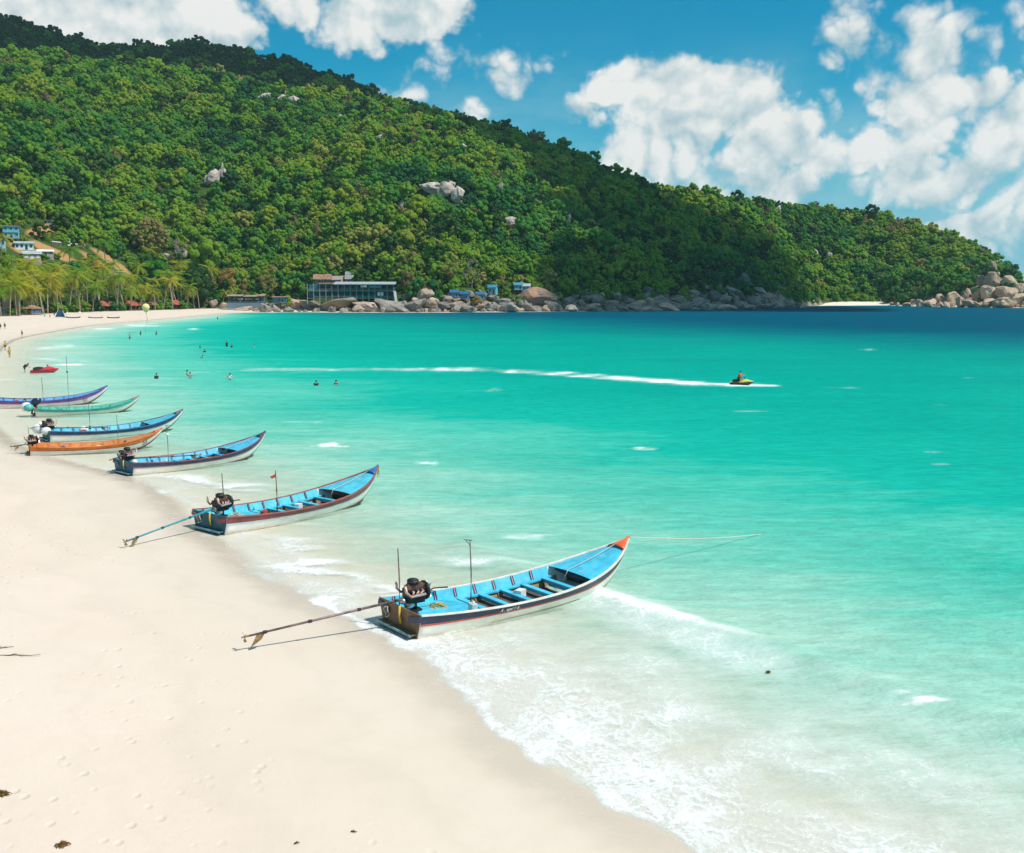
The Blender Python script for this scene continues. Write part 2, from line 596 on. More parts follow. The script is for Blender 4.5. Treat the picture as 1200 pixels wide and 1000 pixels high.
# ------------------------------------------------------------------ ground materials
def mat_sand():
    m = bpy.data.materials.new('sand')
    m.use_nodes = True
    t = NT(m.node_tree)
    bs = t.n['Principled BSDF']
    g = t.node('ShaderNodeNewGeometry').outputs['Position']
    sd = t.node('ShaderNodeAttribute', attribute_name='shore').outputs['Fac']
    warp = t.math('MULTIPLY_ADD', t.noise(g, 0.22, 4, 0.6), 6.0, -3.0)
    land = t.math('SUBTRACT', warp, sd)                          # metres up the beach
    big = t.noise(g, 0.11, 5, 0.6)
    fine = t.noise(g, 14.0, 5, 0.7)
    pinkish = t.noise(t.vmath('ADD', g, (31, 7, 0)), 0.35, 4, 0.6)
    dry = t.mix(t.smooth(big, 0.35, 0.68), SAND_A, SAND_B)
    dry = t.mix(t.math('MULTIPLY', t.smooth(pinkish, 0.45, 0.75), 0.5), dry, SAND_C)
    damp = t.mix(t.smooth(pinkish, 0.3, 0.7), SAND_WET, SAND_WET2)
    wet = t.smooth(land, 9.0, 0.5)
    streak = t.noise(t.scaled(g, (0.25, 1.2, 1)), 1.0, 5, 0.6, 0.6)
    wet = t.math('MULTIPLY', wet, t.math('MULTIPLY_ADD', streak, 0.9, 0.45), clamp=True)
    c = t.mix(wet, dry, damp)
    lw = t.math('ADD', land, t.math('MULTIPLY_ADD', t.noise(g, 0.5, 4, 0.6), 3.0, -1.5))
    for k_, (pos, wd, am) in enumerate(((3.2, 0.55, 0.08), (6.1, 0.9, 0.09), (8.6, 0.5, 0.06))):
        m_ = t.smooth(t.math('ABSOLUTE', t.math('SUBTRACT', lw, pos)), wd, 0.0)
        c = t.mix(t.math('MULTIPLY', m_, am), c, (0.42, 0.36, 0.29))
    grain = t.noise(g, 60.0, 2, 0.6)
    c = t.mix(t.math('MULTIPLY', t.smooth(grain, 0.60, 0.75), 0.16), c, (0.34, 0.27, 0.20))
    c = t.mix(t.math('MULTIPLY_ADD', fine, 0.16, -0.02), c, (0.30, 0.24, 0.17))
    lip = t.math('MULTIPLY', t.smooth(t.math('SUBTRACT', t.math('MULTIPLY_ADD', t.noise(g, 0.8, 4, 0.6), 1.6, -0.8), sd), 1.9, 0.3), t.smooth(sd, 0.6, -0.2))
    c = t.mix(t.math('MULTIPLY', lip, 0.42), c, (0.44, 0.36, 0.275))
    t.l.new(c, bs.inputs['Base Color'])
    rg = t.math('SUBTRACT', 0.9, t.math('MULTIPLY', wet, 0.40))
    t.l.new(t.math('SUBTRACT', rg, t.math('MULTIPLY', lip, 0.30)), bs.inputs['Roughness'])
    bs.inputs['Specular IOR Level'].default_value = 0.25
    h = t.math('ADD', t.math('MULTIPLY', t.noise(g, 1.6, 5, 0.6), 0.55), t.math('MULTIPLY', fine, 0.10))
    h = t.math('MULTIPLY', h, t.math('SUBTRACT', 1.0, t.math('MULTIPLY', wet, 0.7)))
    # trodden patches: shallow prints
    vo = t.node('ShaderNodeTexVoronoi', feature='F1')
    vo.inputs['Scale'].default_value = 2.3
    t.l.new(t.scaled(g, (1.0, 0.72, 0.0)), vo.inputs['Vector'])
    dent = t.math('MULTIPLY', t.smooth(vo.outputs['Distance'], 0.24, 0.08), t.smooth(t.noise(t.vmath('ADD', g, (9, 40, 0)), 0.16, 3, 0.6), 0.44, 0.58))
    dent = t.math('MULTIPLY', dent, t.smooth(land, 2.5, 6.0))
    h = t.math('SUBTRACT', h, t.math('MULTIPLY', dent, 0.55))
    t.l.new(t.bump(h, 0.5, 0.08), bs.inputs['Normal'])
    return m


SAND_A = (0.68, 0.560, 0.458)
SAND_B = (0.72, 0.608, 0.515)
SAND_C = (0.70, 0.555, 0.468)
SAND_WET = (0.66, 0.565, 0.460)
SAND_WET2 = (0.70, 0.605, 0.505)


def mat_water():
    m = bpy.data.materials.new('sea_water')
    m.use_nodes = True
    t = NT(m.node_tree)
    for nd in list(t.n):
        t.n.remove(nd)
    out = t.node('ShaderNodeOutputMaterial')
    g = t.node('ShaderNodeNewGeometry').outputs['Position']
    sd = t.node('ShaderNodeAttribute', attribute_name='shore').outputs['Fac']
    tone = t.node('ShaderNodeAttribute', attribute_name='tone').outputs['Fac']
    fw = t.node('ShaderNodeAttribute', attribute_name='foam').outputs['Fac']
    # depth tone, broken up by sand bars and streaks along the wind
    bars = t.noise(t.scaled(g, (0.030, 0.075, 0.0)), 1.0, 5, 0.60, 0.5)
    bars2 = t.noise(t.scaled(g, (0.14, 0.42, 0.0)), 1.0, 5, 0.62, 0.4)
    tn = t.math('ADD', tone, t.math('MULTIPLY_ADD', bars, 0.22, -0.11))
    tn = t.math('ADD', tn, t.math('MULTIPLY_ADD', bars2, 0.16, -0.08))
    col = t.ramp(tn, WATER_STOPS)
    ripple = t.noise(t.scaled(g, (0.7, 1.9, 1.0)), 1.0, 4, 0.62, 0.0)
    rip_c = t.math('MULTIPLY_ADD', t.smooth(ripple, 0.35, 0.68), 0.20, 0.90)
    col = t.mix(1.0, col, rip_c, 'MULTIPLY')
    wav = t.math('ADD', ripple, t.math('MULTIPLY', t.noise(t.scaled(g, (2.6, 5.2, 1)), 1.0, 3, 0.6), 0.35))
    nrm = t.bump(wav, 0.55, 0.35)
    df = t.node('ShaderNodeBsdfDiffuse')
    t.l.new(col, df.inputs['Color'])
    t.l.new(nrm, df.inputs['Normal'])
    gl_ = t.node('ShaderNodeBsdfGlossy')
    gl_.inputs['Roughness'].default_value = 0.12
    t.l.new(nrm, gl_.inputs['Normal'])
    bs = t.node('ShaderNodeMixShader')                       # steep view through a polarised glare-free surface: little mirror
    bs.inputs[0].default_value = 0.045
    t.l.new(df.outputs[0], bs.inputs[1])
    t.l.new(gl_.outputs[0], bs.inputs[2])
    tr = t.node('ShaderNodeBsdfTransparent')
    tr.inputs['Color'].default_value = (0.97, 1.0, 0.985, 1)
    a = t.math('ADD', t.math('MULTIPLY', t.smooth(sd, -0.5, 11.0), 0.74), t.math('MULTIPLY', t.smooth(sd, 8, 40.0), 0.26))
    a = t.math('ADD', a, t.math('MULTIPLY', t.smooth(sd, -0.2, 0.8), 0.10), clamp=True)
    mx = t.node('ShaderNodeMixShader')
    t.l.new(a, mx.inputs[0])
    t.l.new(tr.outputs[0], mx.inputs[1])
    t.l.new(bs.outputs[0], mx.inputs[2])
    # foam: marbled filaments in the wash, denser where the weight is high
    def ridged(sc, dist, off):
        n_ = t.noise(t.vmath('ADD', t.scaled(g, (1.0, 0.8, 0.0)), off), sc, 4, 0.58, dist)
        return t.math('SUBTRACT', 1.0, t.math('MULTIPLY', t.math('ABSOLUTE', t.math('SUBTRACT', n_, 0.5)), 5.0), clamp=True)
    lace = t.math('MAXIMUM', ridged(0.95, 1.2, (3, 9, 0)), t.math('MULTIPLY', ridged(2.6, 0.9, (17, 4, 0)), 0.85))
    patch = t.noise(g, 0.6, 4, 0.62)
    fizz = t.noise(g, 7.0, 4, 0.7)
    n = t.math('ADD', t.math('MULTIPLY', lace, 0.42), t.math('ADD', t.math('MULTIPLY', patch, 0.62), t.math('MULTIPLY', fizz, 0.40)))
    th = t.math('SUBTRACT', 1.40, t.math('MULTIPLY', fw, 1.05))
    f = t.smooth(t.math('SUBTRACT', n, th), -0.18, 0.50)
    film = t.math('MULTIPLY', t.smooth(t.math('ADD', fw, t.math('MULTIPLY_ADD', patch, 0.8, -0.4)), 0.12, 0.90), 0.48)
    f = t.math('MAXIMUM', f, film)
    f = t.math('MULTIPLY', f, t.smooth(fw, 0.02, 0.12))
    fo = t.node('ShaderNodeBsdfPrincipled')
    fo.inputs['Base Color'].default_value = (0.86, 0.88, 0.87, 1)
    fo.inputs['Roughness'].default_value = 0.85
    fo.inputs['Specular IOR Level'].default_value = 0.2
    t.l.new(t.bump(fizz, 0.6, 0.08), fo.inputs['Normal'])
    mf = t.node('ShaderNodeMixShader')
    t.l.new(t.math('MULTIPLY', f, 0.95), mf.inputs[0])
    t.l.new(mx.outputs[0], mf.inputs[1])
    t.l.new(fo.outputs[0], mf.inputs[2])
    t.l.new(mf.outputs[0], out.inputs[0])
    return m


WATER_STOPS = [(0.0, (0.68, 0.73, 0.61)), (0.11, (0.40, 0.66, 0.54)), (0.23, (0.125, 0.53, 0.415)), (0.37, (0.006, 0.395, 0.305)), (0.52, (0.0, 0.315, 0.252)),
               (0.62, (0.0, 0.255, 0.222)), (0.80, (0.0, 0.150, 0.175)), (1.0, (0.0, 0.076, 0.130))]


def mat_hill():
    m = bpy.data.materials.new('hill_ground')
    m.use_nodes = True
    t = NT(m.node_tree)
    bs = t.n['Principled BSDF']
    g = t.node('ShaderNodeNewGeometry').outputs['Position']
    n = t.noise(g, 0.06, 6, 0.65)
    n2 = t.noise(g, 0.5, 5, 0.7)
    green = t.mix(n2, (0.022, 0.050, 0.012), (0.075, 0.120, 0.022))
    earth = t.mix(n2, (0.36, 0.20, 0.085), (0.48, 0.29, 0.125))
    rock = t.mix(t.noise(t.scaled(g, (0.25, 0.25, 1.1)), 1.0, 6, 0.7), (0.14, 0.12, 0.105), (0.42, 0.34, 0.275))
    bare = t.node('ShaderNodeAttribute', attribute_name='bare').outputs['Fac']
    rk = t.node('ShaderNodeAttribute', attribute_name='rocky').outputs['Fac']
    c = t.mix(t.smooth(t.math('ADD', bare, t.math('MULTIPLY_ADD', n, 0.5, -0.25)), 0.35, 0.65), green, earth)
    c = t.mix(t.smooth(t.math('ADD', rk, t.math('MULTIPLY_ADD', n, 0.6, -0.3)), 0.35, 0.65), c, rock)
    t.l.new(c, bs.inputs['Base Color'])
    bs.inputs['Roughness'].default_value = 0.95
    bs.inputs['Specular IOR Level'].default_value = 0.1
    t.l.new(t.bump(t.math('ADD', n, n2), 0.8, 1.5), bs.inputs['Normal'])
    return m


# ------------------------------------------------------------------ sand, sea and hills
def graded_axis():
    fine = np.arange(-0.56, 0.5601, 0.0026)
    side = 0.56 + np.cumsum(0.004 * 1.22 ** np.arange(26))
    return np.concatenate([-side[::-1], fine, side])


def graded_rows(k=1.0):
    ys = [-60.0]
    while ys[-1] < 5000:
        y = ys[-1]
        if y < 12:
            s = 2.0 if y < 6 else 0.6
        else:
            s = max(0.10, y * y * 2.3 / 12000)
            s = min(s, 14.0 if y < 950 else y * 0.06)
        ys.append(y + s * k)
    return np.array(ys)


def sheet(bs, ys):
    B, Y = np.meshgrid(bs, ys)
    X = B * np.maximum(Y, 26.0)
    nr, nc = B.shape
    i = np.arange((nr - 1) * nc).reshape(nr - 1, nc)[:, :-1].ravel()
    q = np.stack([i, i + 1, i + nc + 1, i + nc], 1)
    return X.ravel(), Y.ravel(), q


M_SAND, M_WATER, M_HILL = mat_sand(), mat_water(), mat_hill()

bs_ = graded_axis()
sx, sy, sq = sheet(bs_[::2], graded_rows(2.0))
ssd = shore_dist(sx, sy)
sz = sand_z(ssd, sx, sy)
# keel and tide furrows close to the boats
beach = link('beach', np_mesh('beach', np.stack([sx, sy, sz], 1), sq, M_SAND, True, {'shore': ssd}))
tag(beach, 'pale cream sand beach running from the foreground along the bay', 'beach', kind='structure')

wx, wy, wq = sheet(bs_, graded_rows(1.0))
wsd = shore_dist(wx, wy)
lob = fbm(wx * 0.45, wy * 0.45, 40, 3) * 1.3 + fbm(wx * 1.7, wy * 1.7, 44, 2) * 0.35
wsd_l = wsd + lob * np.exp(-np.abs(wsd) / 6) * np.clip(40 / np.maximum(wy, 1), 0.5, 1)
q_deep = (1.25 * wx + 0.824 * wy - 318) / 1.45
TONE_X = [-2, 1, 5, 12, 22, 36, 60, 110, 200, 400]
TONE_V = [0.0, 0.01, 0.075, 0.17, 0.29, 0.40, 0.49, 0.55, 0.59, 0.63]
tone = np.interp(wsd, TONE_X, TONE_V)
tone = tone * np.clip(1 - 0.18 * sm(60, 20, wsd) * sm(60, 140, wy), 0, 1)
tone = tone + (1.02 - tone) * sm(-95, 95, q_deep + 26 * fbm(wx / 90, wy / 60, 60, 3))
tone = np.where(wsd < 20, np.minimum(tone, 0.05 + 0.022 * np.maximum(wsd, 0) + np.where(wy > 520, 0.5, 0)), tone)


def ell(cx, cy, rx, ry, ang=0.0):
    """soft round patch"""
    c, s = math.cos(ang), math.sin(ang)
    dx = wx - cx + 0.9 * rx * fbm(wx / rx * 1.1, wy / ry * 1.1, 7, 3)
    dy = wy - cy + 0.9 * ry * fbm(wx / rx * 1.1 + 31, wy / ry * 1.1, 8, 3)
    return np.exp(-(((dx * c + dy * s) / rx) ** 2 + ((-dx * s + dy * c) / ry) ** 2))


foam = np.zeros_like(wx)
front = np.exp(-((wsd_l - 0.30) / 0.42) ** 2)
foam = np.maximum(foam, front * np.where(wy < 33, 0.92, np.where(wy < 62, 0.62, 0.42)) * (0.85 + 0.4 * fbm(wx / 4, wy / 4, 71, 2)))
wash = np.exp(-(np.maximum(wsd_l - 1.0, 0) / 4.2) ** 2) * sm(-0.1, 0.3, wsd_l)
foam = np.maximum(foam, wash * 0.73 * sm(38, 29, wy) * (0.97 + 0.28 * fbm(wx / 2.4, wy / 2.4, 72, 3)))
wash2 = np.exp(-((wsd_l - 4) / 5.5) ** 2) * sm(0, 2, wsd_l)
foam = np.maximum(foam, wash2 * 0.60 * sm(34, 26, wy) * (0.95 + 0.35 * fbm(wx / 1.8, wy / 1.8, 75, 3)))
wash3 = np.exp(-(np.maximum(wsd_l - 0.6, 0) / 2.4) ** 2) * sm(-0.1, 0.3, wsd_l)
foam = np.maximum(foam, wash3 * 0.62 * sm(62, 54, wy) * sm(28, 32, wy) * (0.85 + 0.7 * fbm(wx / 3, wy / 3, 76, 3)))
# breaking line from the first boat's bow
cr = seg_dist(wx + 0.4 * fbm(wx, wy, 73, 2), wy, np.array([(2.0, 34.6), (3.0, 33.2), (4.6, 31.2), (6.6, 29.0), (8.2, 27.0)]))
foam = np.maximum(foam, np.exp(-(cr / 0.50) ** 2) * 0.95 * sm(26.0, 31, wy))
foam = np.maximum(foam, np.exp(-(seg_dist(wx, wy, np.array([(2.4, 33.6), (4.4, 30.2), (6.4, 27.0)])) / 1.7) ** 2) * 0.66)
# wash between the sterns of the first, second and third boat
foam = np.maximum(foam, ell(-7.0, 36.6, 3.4, 1.5, 2.25) * 0.9)
foam = np.maximum(foam, ell(-4.2, 33.8, 2.6, 1.1, 2.4) * 0.78)
foam = np.maximum(foam, ell(-9.4, 40.0, 2.6, 1.0, 2.2) * 0.74)
foam = np.maximum(foam, ell(-1.2, 37.6, 2.6, 0.8, 2.7) * 0.67)
foam = np.maximum(foam, ell(0.6, 41.6, 1.8, 0.5, 2.6) * 0.65)
foam = np.maximum(foam, ell(-17.6, 54.8, 2.8, 1.4, 2.4) * 0.94)
foam = np.maximum(foam, ell(-14.6, 52.6, 2.6, 1.2, 2.6) * 0.83)
foam = np.maximum(foam, ell(-10.4, 44.6, 1.8, 0.6, 2.8) * 0.72)
# single breakers
for (cx, cy, rx, ry, wt) in [(-12.2, 68.0, 0.75, 0.8, 1.0), (-11.2, 66.9, 0.5, 0.4, 0.7), (-5.1, 60.3, 0.55, 0.6, 0.95), (8.5, 66.5, 0.75, 0.5, 0.85),
                             (10.15, 24.1, 0.62, 0.22, 0.84), (9.75, 24.6, 0.30, 0.16, 0.62), (26.8, 64.7, 0.6, 0.35, 0.55), (25.0, 59.7, 0.6, 0.4, 0.56),
                             (39.1, 93.3, 0.9, 0.7, 0.56), (65.2, 186.4, 1.4, 1.4, 0.62), (76.1, 173.0, 1.5, 1.4, 0.58), (55.0, 121.9, 1.1, 0.9, 0.56),
                             (-2.4, 106.7, 1.8, 0.8, 0.6), (-88.2, 202.0, 3.2, 5.0, 0.80), (-86, 190.0, 4.2, 4.0, 0.72), (-72.6, 161.4, 3.6, 2.4, 0.8),
                             (-66.0, 156.0, 3.0, 1.8, 0.78), (-62.6, 145.7, 2.2, 1.6, 0.85), (-58.5, 148.5, 2.4, 1.2, 0.8), (-46.1, 129.9, 4.0, 1.0, 0.66),
                             (-38.0, 133.0, 3.5, 0.9, 0.62), (-33.5, 129.8, 2.4, 0.8, 0.62), (-60.5, 121.0, 4.0, 1.2, 0.60), (-66.0, 118.0, 4.0, 2.6, 0.70),
                             (-120, 300, 5, 7, 0.75), (-116, 330, 6, 9, 0.72), (-104, 262, 2.6, 3.0, 0.7), (-99, 290, 3.0, 3.0, 0.74), (-92, 300, 2.4, 3.0, 0.72), (-125, 345, 5, 12, 0.6),
                             (-88.5, 318, 2.6, 3.0, 0.7), (20.0, 88.0, 2.0, 0.7, 0.42), (36.0, 110.0, 2.0, 0.9, 0.42), (-16.0, 80.0, 2.6, 0.6, 0.42)]:
    foam = np.maximum(foam, ell(cx, cy, rx * 1.15, ry * 1.15, 0.05) * wt * 1.22)
# jet ski wake: a bright head, two arms and an old broken trail
wk = np.array([(27.2, 113.6), (24.2, 113.6), (19.0, 117.0), (13.4, 123.2)])
foam = np.maximum(foam, np.exp(-(seg_dist(wx, wy, wk) / np.interp(wx, [13, 20, 26], [2.6, 2.8, 1.5])) ** 2) * (1.06 + 0.5 * fbm(wx / 1.5, wy / 3, 94, 2)))
foam = np.maximum(foam, np.exp(-(seg_dist(wx, wy, np.array([(24.0, 112.9), (26.5, 111.9), (28.4, 112.6)])) / 1.2) ** 2) * 1.15)
old = np.array([(13.4, 123.2), (8.0, 128.2), (2.0, 133.0), (-4.0, 136.4), (-12.0, 137.0), (-24.0, 137.2), (-34.0, 137.0)])
od = seg_dist(wx, wy + 1.2 * fbm(wx / 6, wy / 6, 90, 2), old)
brk = np.clip(0.55 + 0.9 * fbm(wx / 9, wy / 9, 91, 3), 0, 1)
foam = np.maximum(foam, np.exp(-(np.abs(od - 1.4) / 1.5) ** 2) * np.interp(wx, [-34, -20, -14, -2, 2, 12], [0.70, 0.78, 1.05, 1.05, 0.86, 1.0]) * (0.45 + 0.62 * brk) * (0.86 + 0.55 * fbm(wx / 1.6, wy / 4, 93, 2)))
# white water at the foot of the rocks
foam = np.maximum(foam, np.exp(-(wsd / 2.6) ** 2) * (wy > 545) * np.clip(0.35 + 1.1 * fbm(wx / 14, wy / 14, 95, 3), 0, 0.72))
foam = np.clip(foam, 0, 1.15)
swell = 0.05 * fbm(wx / 3.5, wy / 1.6, 50, 3) * sm(0.5, 8, wsd) + 0.18 * fbm(wx / 16, wy / 7, 52, 2) * sm(10, 40, wsd)
# the wave that runs in past the first boat
swell = swell + 0.16 * np.exp(-(seg_dist(wx, wy, np.array([(-2, 39.5), (3.0, 33.4), (6.6, 29.0), (10.4, 24.2), (14, 21)])) / 0.8) ** 2)
wz = 0.012 + swell + 0.05 * np.clip(foam - 0.55, 0, 1) * sm(0, 1.5, wsd)
# land stays dry: the sheet dives under the sand
wz = np.where(wsd_l < 0, 0.012 - 0.14 * np.clip(-wsd_l, 0, 40), wz)
wz = np.where(wsd_l > 0, np.maximum(wz, sand_z(wsd, wx, wy) + 0.012 * np.clip(wsd_l / 0.3, 0.2, 1)), wz)
keep = (wsd[wq].min(axis=1) < 1e9) & (wsd_l[wq].max(axis=1) > -3.0)
sea = link('sea', np_mesh('sea', np.stack([wx, wy, wz], 1), wq[keep], M_WATER, True, {'shore': wsd_l, 'tone': tone, 'foam': foam}))
tag(sea, 'clear turquoise sea of the bay with foam along the beach', 'sea', kind='structure')

# hills
bh = np.arange(-0.86, 0.60, 0.0055)
yh = np.concatenate([np.arange(380, 1180, 5.0), np.arange(1180, 2100, 22.0)])
BH, YH = np.meshgrid(bh, yh)
XH = BH * YH
HZ = hill_z(XH, YH)
CLEAR = [(-271.5, 600, 4.5, 24, 1.0), (-256, 577, 15, 8, 1.0), (-237, 614, 15, 8, 1.0), (-262, 560, 12, 9, 0.9), (-240, 596, 12, 7, 0.8), (-216, 668, 8, 5, 0.6),
         (-22, 596, 13, 5, 0.7), (4, 622, 10, 5, 0.7), (-2, 704, 6, 7, 0.8)]      # bare earth: x, y, half sizes, weight


def bare_at(x, y):
    b = np.zeros(np.shape(x))
    for (cx, cy, rx, ry, w) in CLEAR:
        b = np.maximum(b, w * np.exp(-(((x - cx) / rx) ** 2 + ((y - cy) / ry) ** 2)))
    return b


def rocky_at(x, y, z):
    """bare rock above the waterline of the headlands"""
    b = x / y
    top = np.interp(b, [-0.40, -0.27, -0.2, -0.08, 0.05, 0.10, 0.17, 0.22, 0.262, 0.28, 0.37, 0.385, 0.41, 0.44, 0.46, 0.478, 0.50],
                    [0, 3, 5, 5, 6, 6, 7, 11, 9, 2, 2, 3, 7, 11, 24, 18, 13])
    top = top * (1 + 0.5 * fbm(x / 18, y / 18, 33, 3))
    return sm(1.25, 0.8, z / np.maximum(top, 0.01)) * (top > 1)


BARE = bare_at(XH, YH)
ROCKY = rocky_at(XH, YH, HZ)
nr, nc = BH.shape
ii = np.arange((nr - 1) * nc).reshape(nr - 1, nc)[:, :-1].ravel()
hq = np.stack([ii, ii + 1, ii + nc + 1, ii + nc], 1)
keep = HZ.ravel()[hq].max(axis=1) > -6
RZ = HZ + ROCKY * (fbm(XH / 7, YH / 7, 61, 3) * 3.0)
hills = link('hills', np_mesh('hills', np.stack([XH.ravel(), YH.ravel(), RZ.ravel()], 1), hq[keep], M_HILL, True, {'bare': BARE.ravel(), 'rocky': ROCKY.ravel()}))
tag(hills, 'steep wooded hills and headland closing the bay', 'hill', kind='structure')
# small white cove beach behind the far point
cb = MB()
rows = []
for i in range(25):
    t_ = i / 24
    x0 = 262 + 84 * t_
    y0 = 900 + 36 * math.sin(t_ * 1.9) + 4 * math.sin(t_ * 9)
    rows.append([(x0 - 3, y0 - 6, -0.3), (x0 - 1, y0 + 2, 0.8), (x0 + 2, y0 + 14, 3.0), (x0 + 6, y0 + 34, 4.4)])
cb.loft(rows)
cove = cb.build('cove_beach', plain('cove_sand', (0.72, 0.66, 0.55), 0.9, vary=0.06, scale=0.3), smooth=True, fix=False)
tag(cove, 'small white sand cove below the far wooded headland', 'beach', kind='structure')
SHORE_ROCKS = [(-152.9, 586.0, 0.9, 6.3, 2.4, 'f'), (-140.6, 602.0, 1.1, 7.5, 3.0, 'f'), (-127.5, 604.0, 1.8, 5.5, 6.0, 'p'), (-118.2, 600.0, 1.4, 8.5, 5.0, 'p'), (-100.0, 589.0, 0.9, 12.3, 6.9, 'p'), (-81.9, 582.0, 0.9, 11.2, 6.3, 'p'), (-66.9, 577.0, 1.0, 10.6, 5.8, 'g'), (-55.0, 577.0, 1.0, 6.3, 5.8, 'g'), (-131.0, 609.0, 3.8, 3.6, 4.1, 'g'), (-177.9, 614.0, 2.2, 3.6, 6.7, 'p'), (-170.1, 608.0, 1.5, 3.0, 4.1, 'p'), (-61.5, 595.0, 6.7, 3.5, 4.0, 'g'), (-50.0, 592.0, 6.1, 5.4, 7.9, 'p'), (-54.6, 589.0, 4.2, 3.4, 4.9, 'p'), (-45.5, 584.0, 2.2, 4.9, 6.8, 'p'), (-38.5, 581.0, 1.2, 4.4, 4.8, 'g'), (-37.0, 588.0, 4.7, 3.4, 4.9, 'p'), (-31.3, 582.0, 1.2, 6.3, 6.8, 'p'), (-24.4, 577.0, 0.5, 4.3, 3.8, 'g'), (-35.9, 594.0, 7.6, 2.0, 4.0, 'p'), (-19.5, 589.0, 1.5, 3.9, 3.4, 'p'), (-12.2, 591.0, 0.8, 5.4, 4.4, 'g'), (-1.0, 587.0, 0.4, 7.3, 5.4, 'g'), (-5.0, 602.0, 3.9, 4.5, 4.0, 'g'), (16.2, 612.0, 3.5, 13.3, 11.2, 'r'), (8.9, 598.0, 0.7, 9.0, 5.0, 'g'), (24.0, 604.0, 0.6, 5.5, 6.0, 'g'), (32.7, 618.0, 1.6, 4.1, 7.2, 'g'), (35.2, 591.0, -0.2, 4.4, 3.9, 'g'), (28.5, 626.0, 6.7, 3.7, 4.2, 'g'), (37.6, 632.0, 6.6, 3.2, 3.7, 'g'), (45.0, 633.0, 4.9, 4.2, 4.7, 'g'), (47.8, 643.0, 9.0, 3.2, 4.3, 'g'), (52.6, 635.0, 3.5, 6.9, 6.3, 'g'), (47.8, 608.0, 0.1, 5.6, 5.1, 'p'), (60.2, 638.0, 1.1, 6.4, 5.8, 'p'), (66.1, 655.0, 6.6, 4.4, 5.5, 'g'), (73.3, 656.0, 3.3, 4.9, 5.5, 'g'), (66.5, 618.0, -0.1, 5.2, 4.1, 'g'), (77.9, 649.0, 0.4, 8.1, 6.5, 'p'), (81.2, 613.0, -0.6, 4.6, 3.6, 'g'), (86.4, 674.0, 6.4, 3.9, 5.1, 'g'), (95.1, 676.0, 2.6, 6.8, 6.8, 'g'), (101.6, 690.0, 6.1, 3.4, 4.6, 'g'), (97.6, 637.0, -0.5, 6.9, 4.8, 'p'), (112.6, 698.0, 4.0, 6.4, 7.0, 'p'), (115.8, 679.0, -0.0, 5.7, 5.1, 'g'), (125.9, 718.0, 7.4, 4.8, 6.0, 'g'), (129.1, 709.0, 1.4, 6.5, 7.1, 'g'), (125.9, 655.0, -0.7, 7.1, 5.5, 'g'), (142.5, 733.0, 6.1, 6.7, 7.3, 'd'), (150.4, 733.0, 2.6, 6.1, 6.1, 'g'), (141.9, 680.0, -0.6, 6.2, 4.5, 'p'), (150.2, 751.0, 11.6, 5.6, 8.8, 'g'), (160.2, 757.0, 9.4, 5.0, 8.8, 's'), (166.8, 758.0, 5.9, 6.9, 8.8, 's'), (176.8, 787.0, 14.7, 7.2, 11.8, 'd'), (160.7, 724.0, -0.1, 6.0, 6.0, 'g'), (179.8, 765.0, 1.9, 8.3, 7.6, 's'), (191.6, 791.0, 8.3, 6.6, 8.6, 's'), (160.2, 691.0, -0.8, 5.2, 4.0, 'g'), (196.4, 786.0, 3.1, 7.9, 10.5, 'p'), (207.2, 814.0, 10.3, 4.1, 8.8, 'p'), (171.1, 698.0, -0.9, 7.6, 4.7, 'g'), (189.1, 725.0, -0.7, 5.4, 6.0, 'g'), (202.4, 752.0, -0.5, 6.3, 6.9, 'g'), (209.3, 757.0, -0.5, 3.8, 5.0, 'g'), (159.1, 771.0, 17.9, 4.5, 6.4, 's'), (148.4, 755.0, 14.4, 4.4, 6.3, 's'), (169.0, 794.0, 22.5, 4.0, 6.0, 's'), (140.2, 744.0, 11.9, 3.7, 5.0, 'p'), (129.6, 740.0, 14.4, 3.1, 4.3, 'p'), (111.6, 711.0, 10.2, 4.1, 4.7, 'p'), (327.7, 855.0, -0.5, 4.3, 4.3, 'b'), (334.3, 845.0, -0.4, 4.2, 6.3, 'b'), (331.0, 816.0, -0.7, 6.8, 7.5, 'b'), (331.0, 787.0, -1.0, 5.2, 4.6, 'b'), (364.7, 854.0, 0.9, 6.4, 12.8, 'b'), (346.6, 796.0, -0.4, 4.6, 8.6, 'b'), (352.3, 788.0, -0.3, 8.5, 5.9, 'b'), (379.4, 840.0, 4.7, 5.6, 8.4, 'b'), (359.9, 779.0, -0.2, 7.8, 7.8, 'b'), (384.9, 831.0, 5.3, 9.0, 11.1, 'b'), (395.4, 850.0, 12.4, 7.8, 17.0, 'b'), (416.4, 897.0, 26.4, 6.0, 10.5, 'b'), (393.0, 862.0, 15.2, 5.7, 11.5, 'g'), (367.2, 770.0, -0.1, 10.9, 7.7, 'b'), (394.2, 822.0, 6.7, 10.3, 11.0, 'b'), (407.8, 847.0, 15.1, 8.5, 9.2, 'b'), (380.7, 773.0, 0.5, 8.4, 11.6, 'b'), (409.9, 832.0, 9.4, 6.2, 9.7, 'b'), (413.0, 875.0, 20.8, 4.4, 8.8, 'b'), (378.4, 857.0, 6.8, 4.3, 7.1, 'b'), (366.9, 887.0, 3.8, 4.4, 7.4, 'b'), (386.1, 771.0, 0.6, 8.4, 9.0, 'b'), (344.0, 934.0, 0.1, 2.3, 3.1, 'b'), (333.0, 890.0, -0.2, 2.6, 3.0, 'b'), (356.2, 916.0, 2.0, 3.1, 4.6, 'b')]
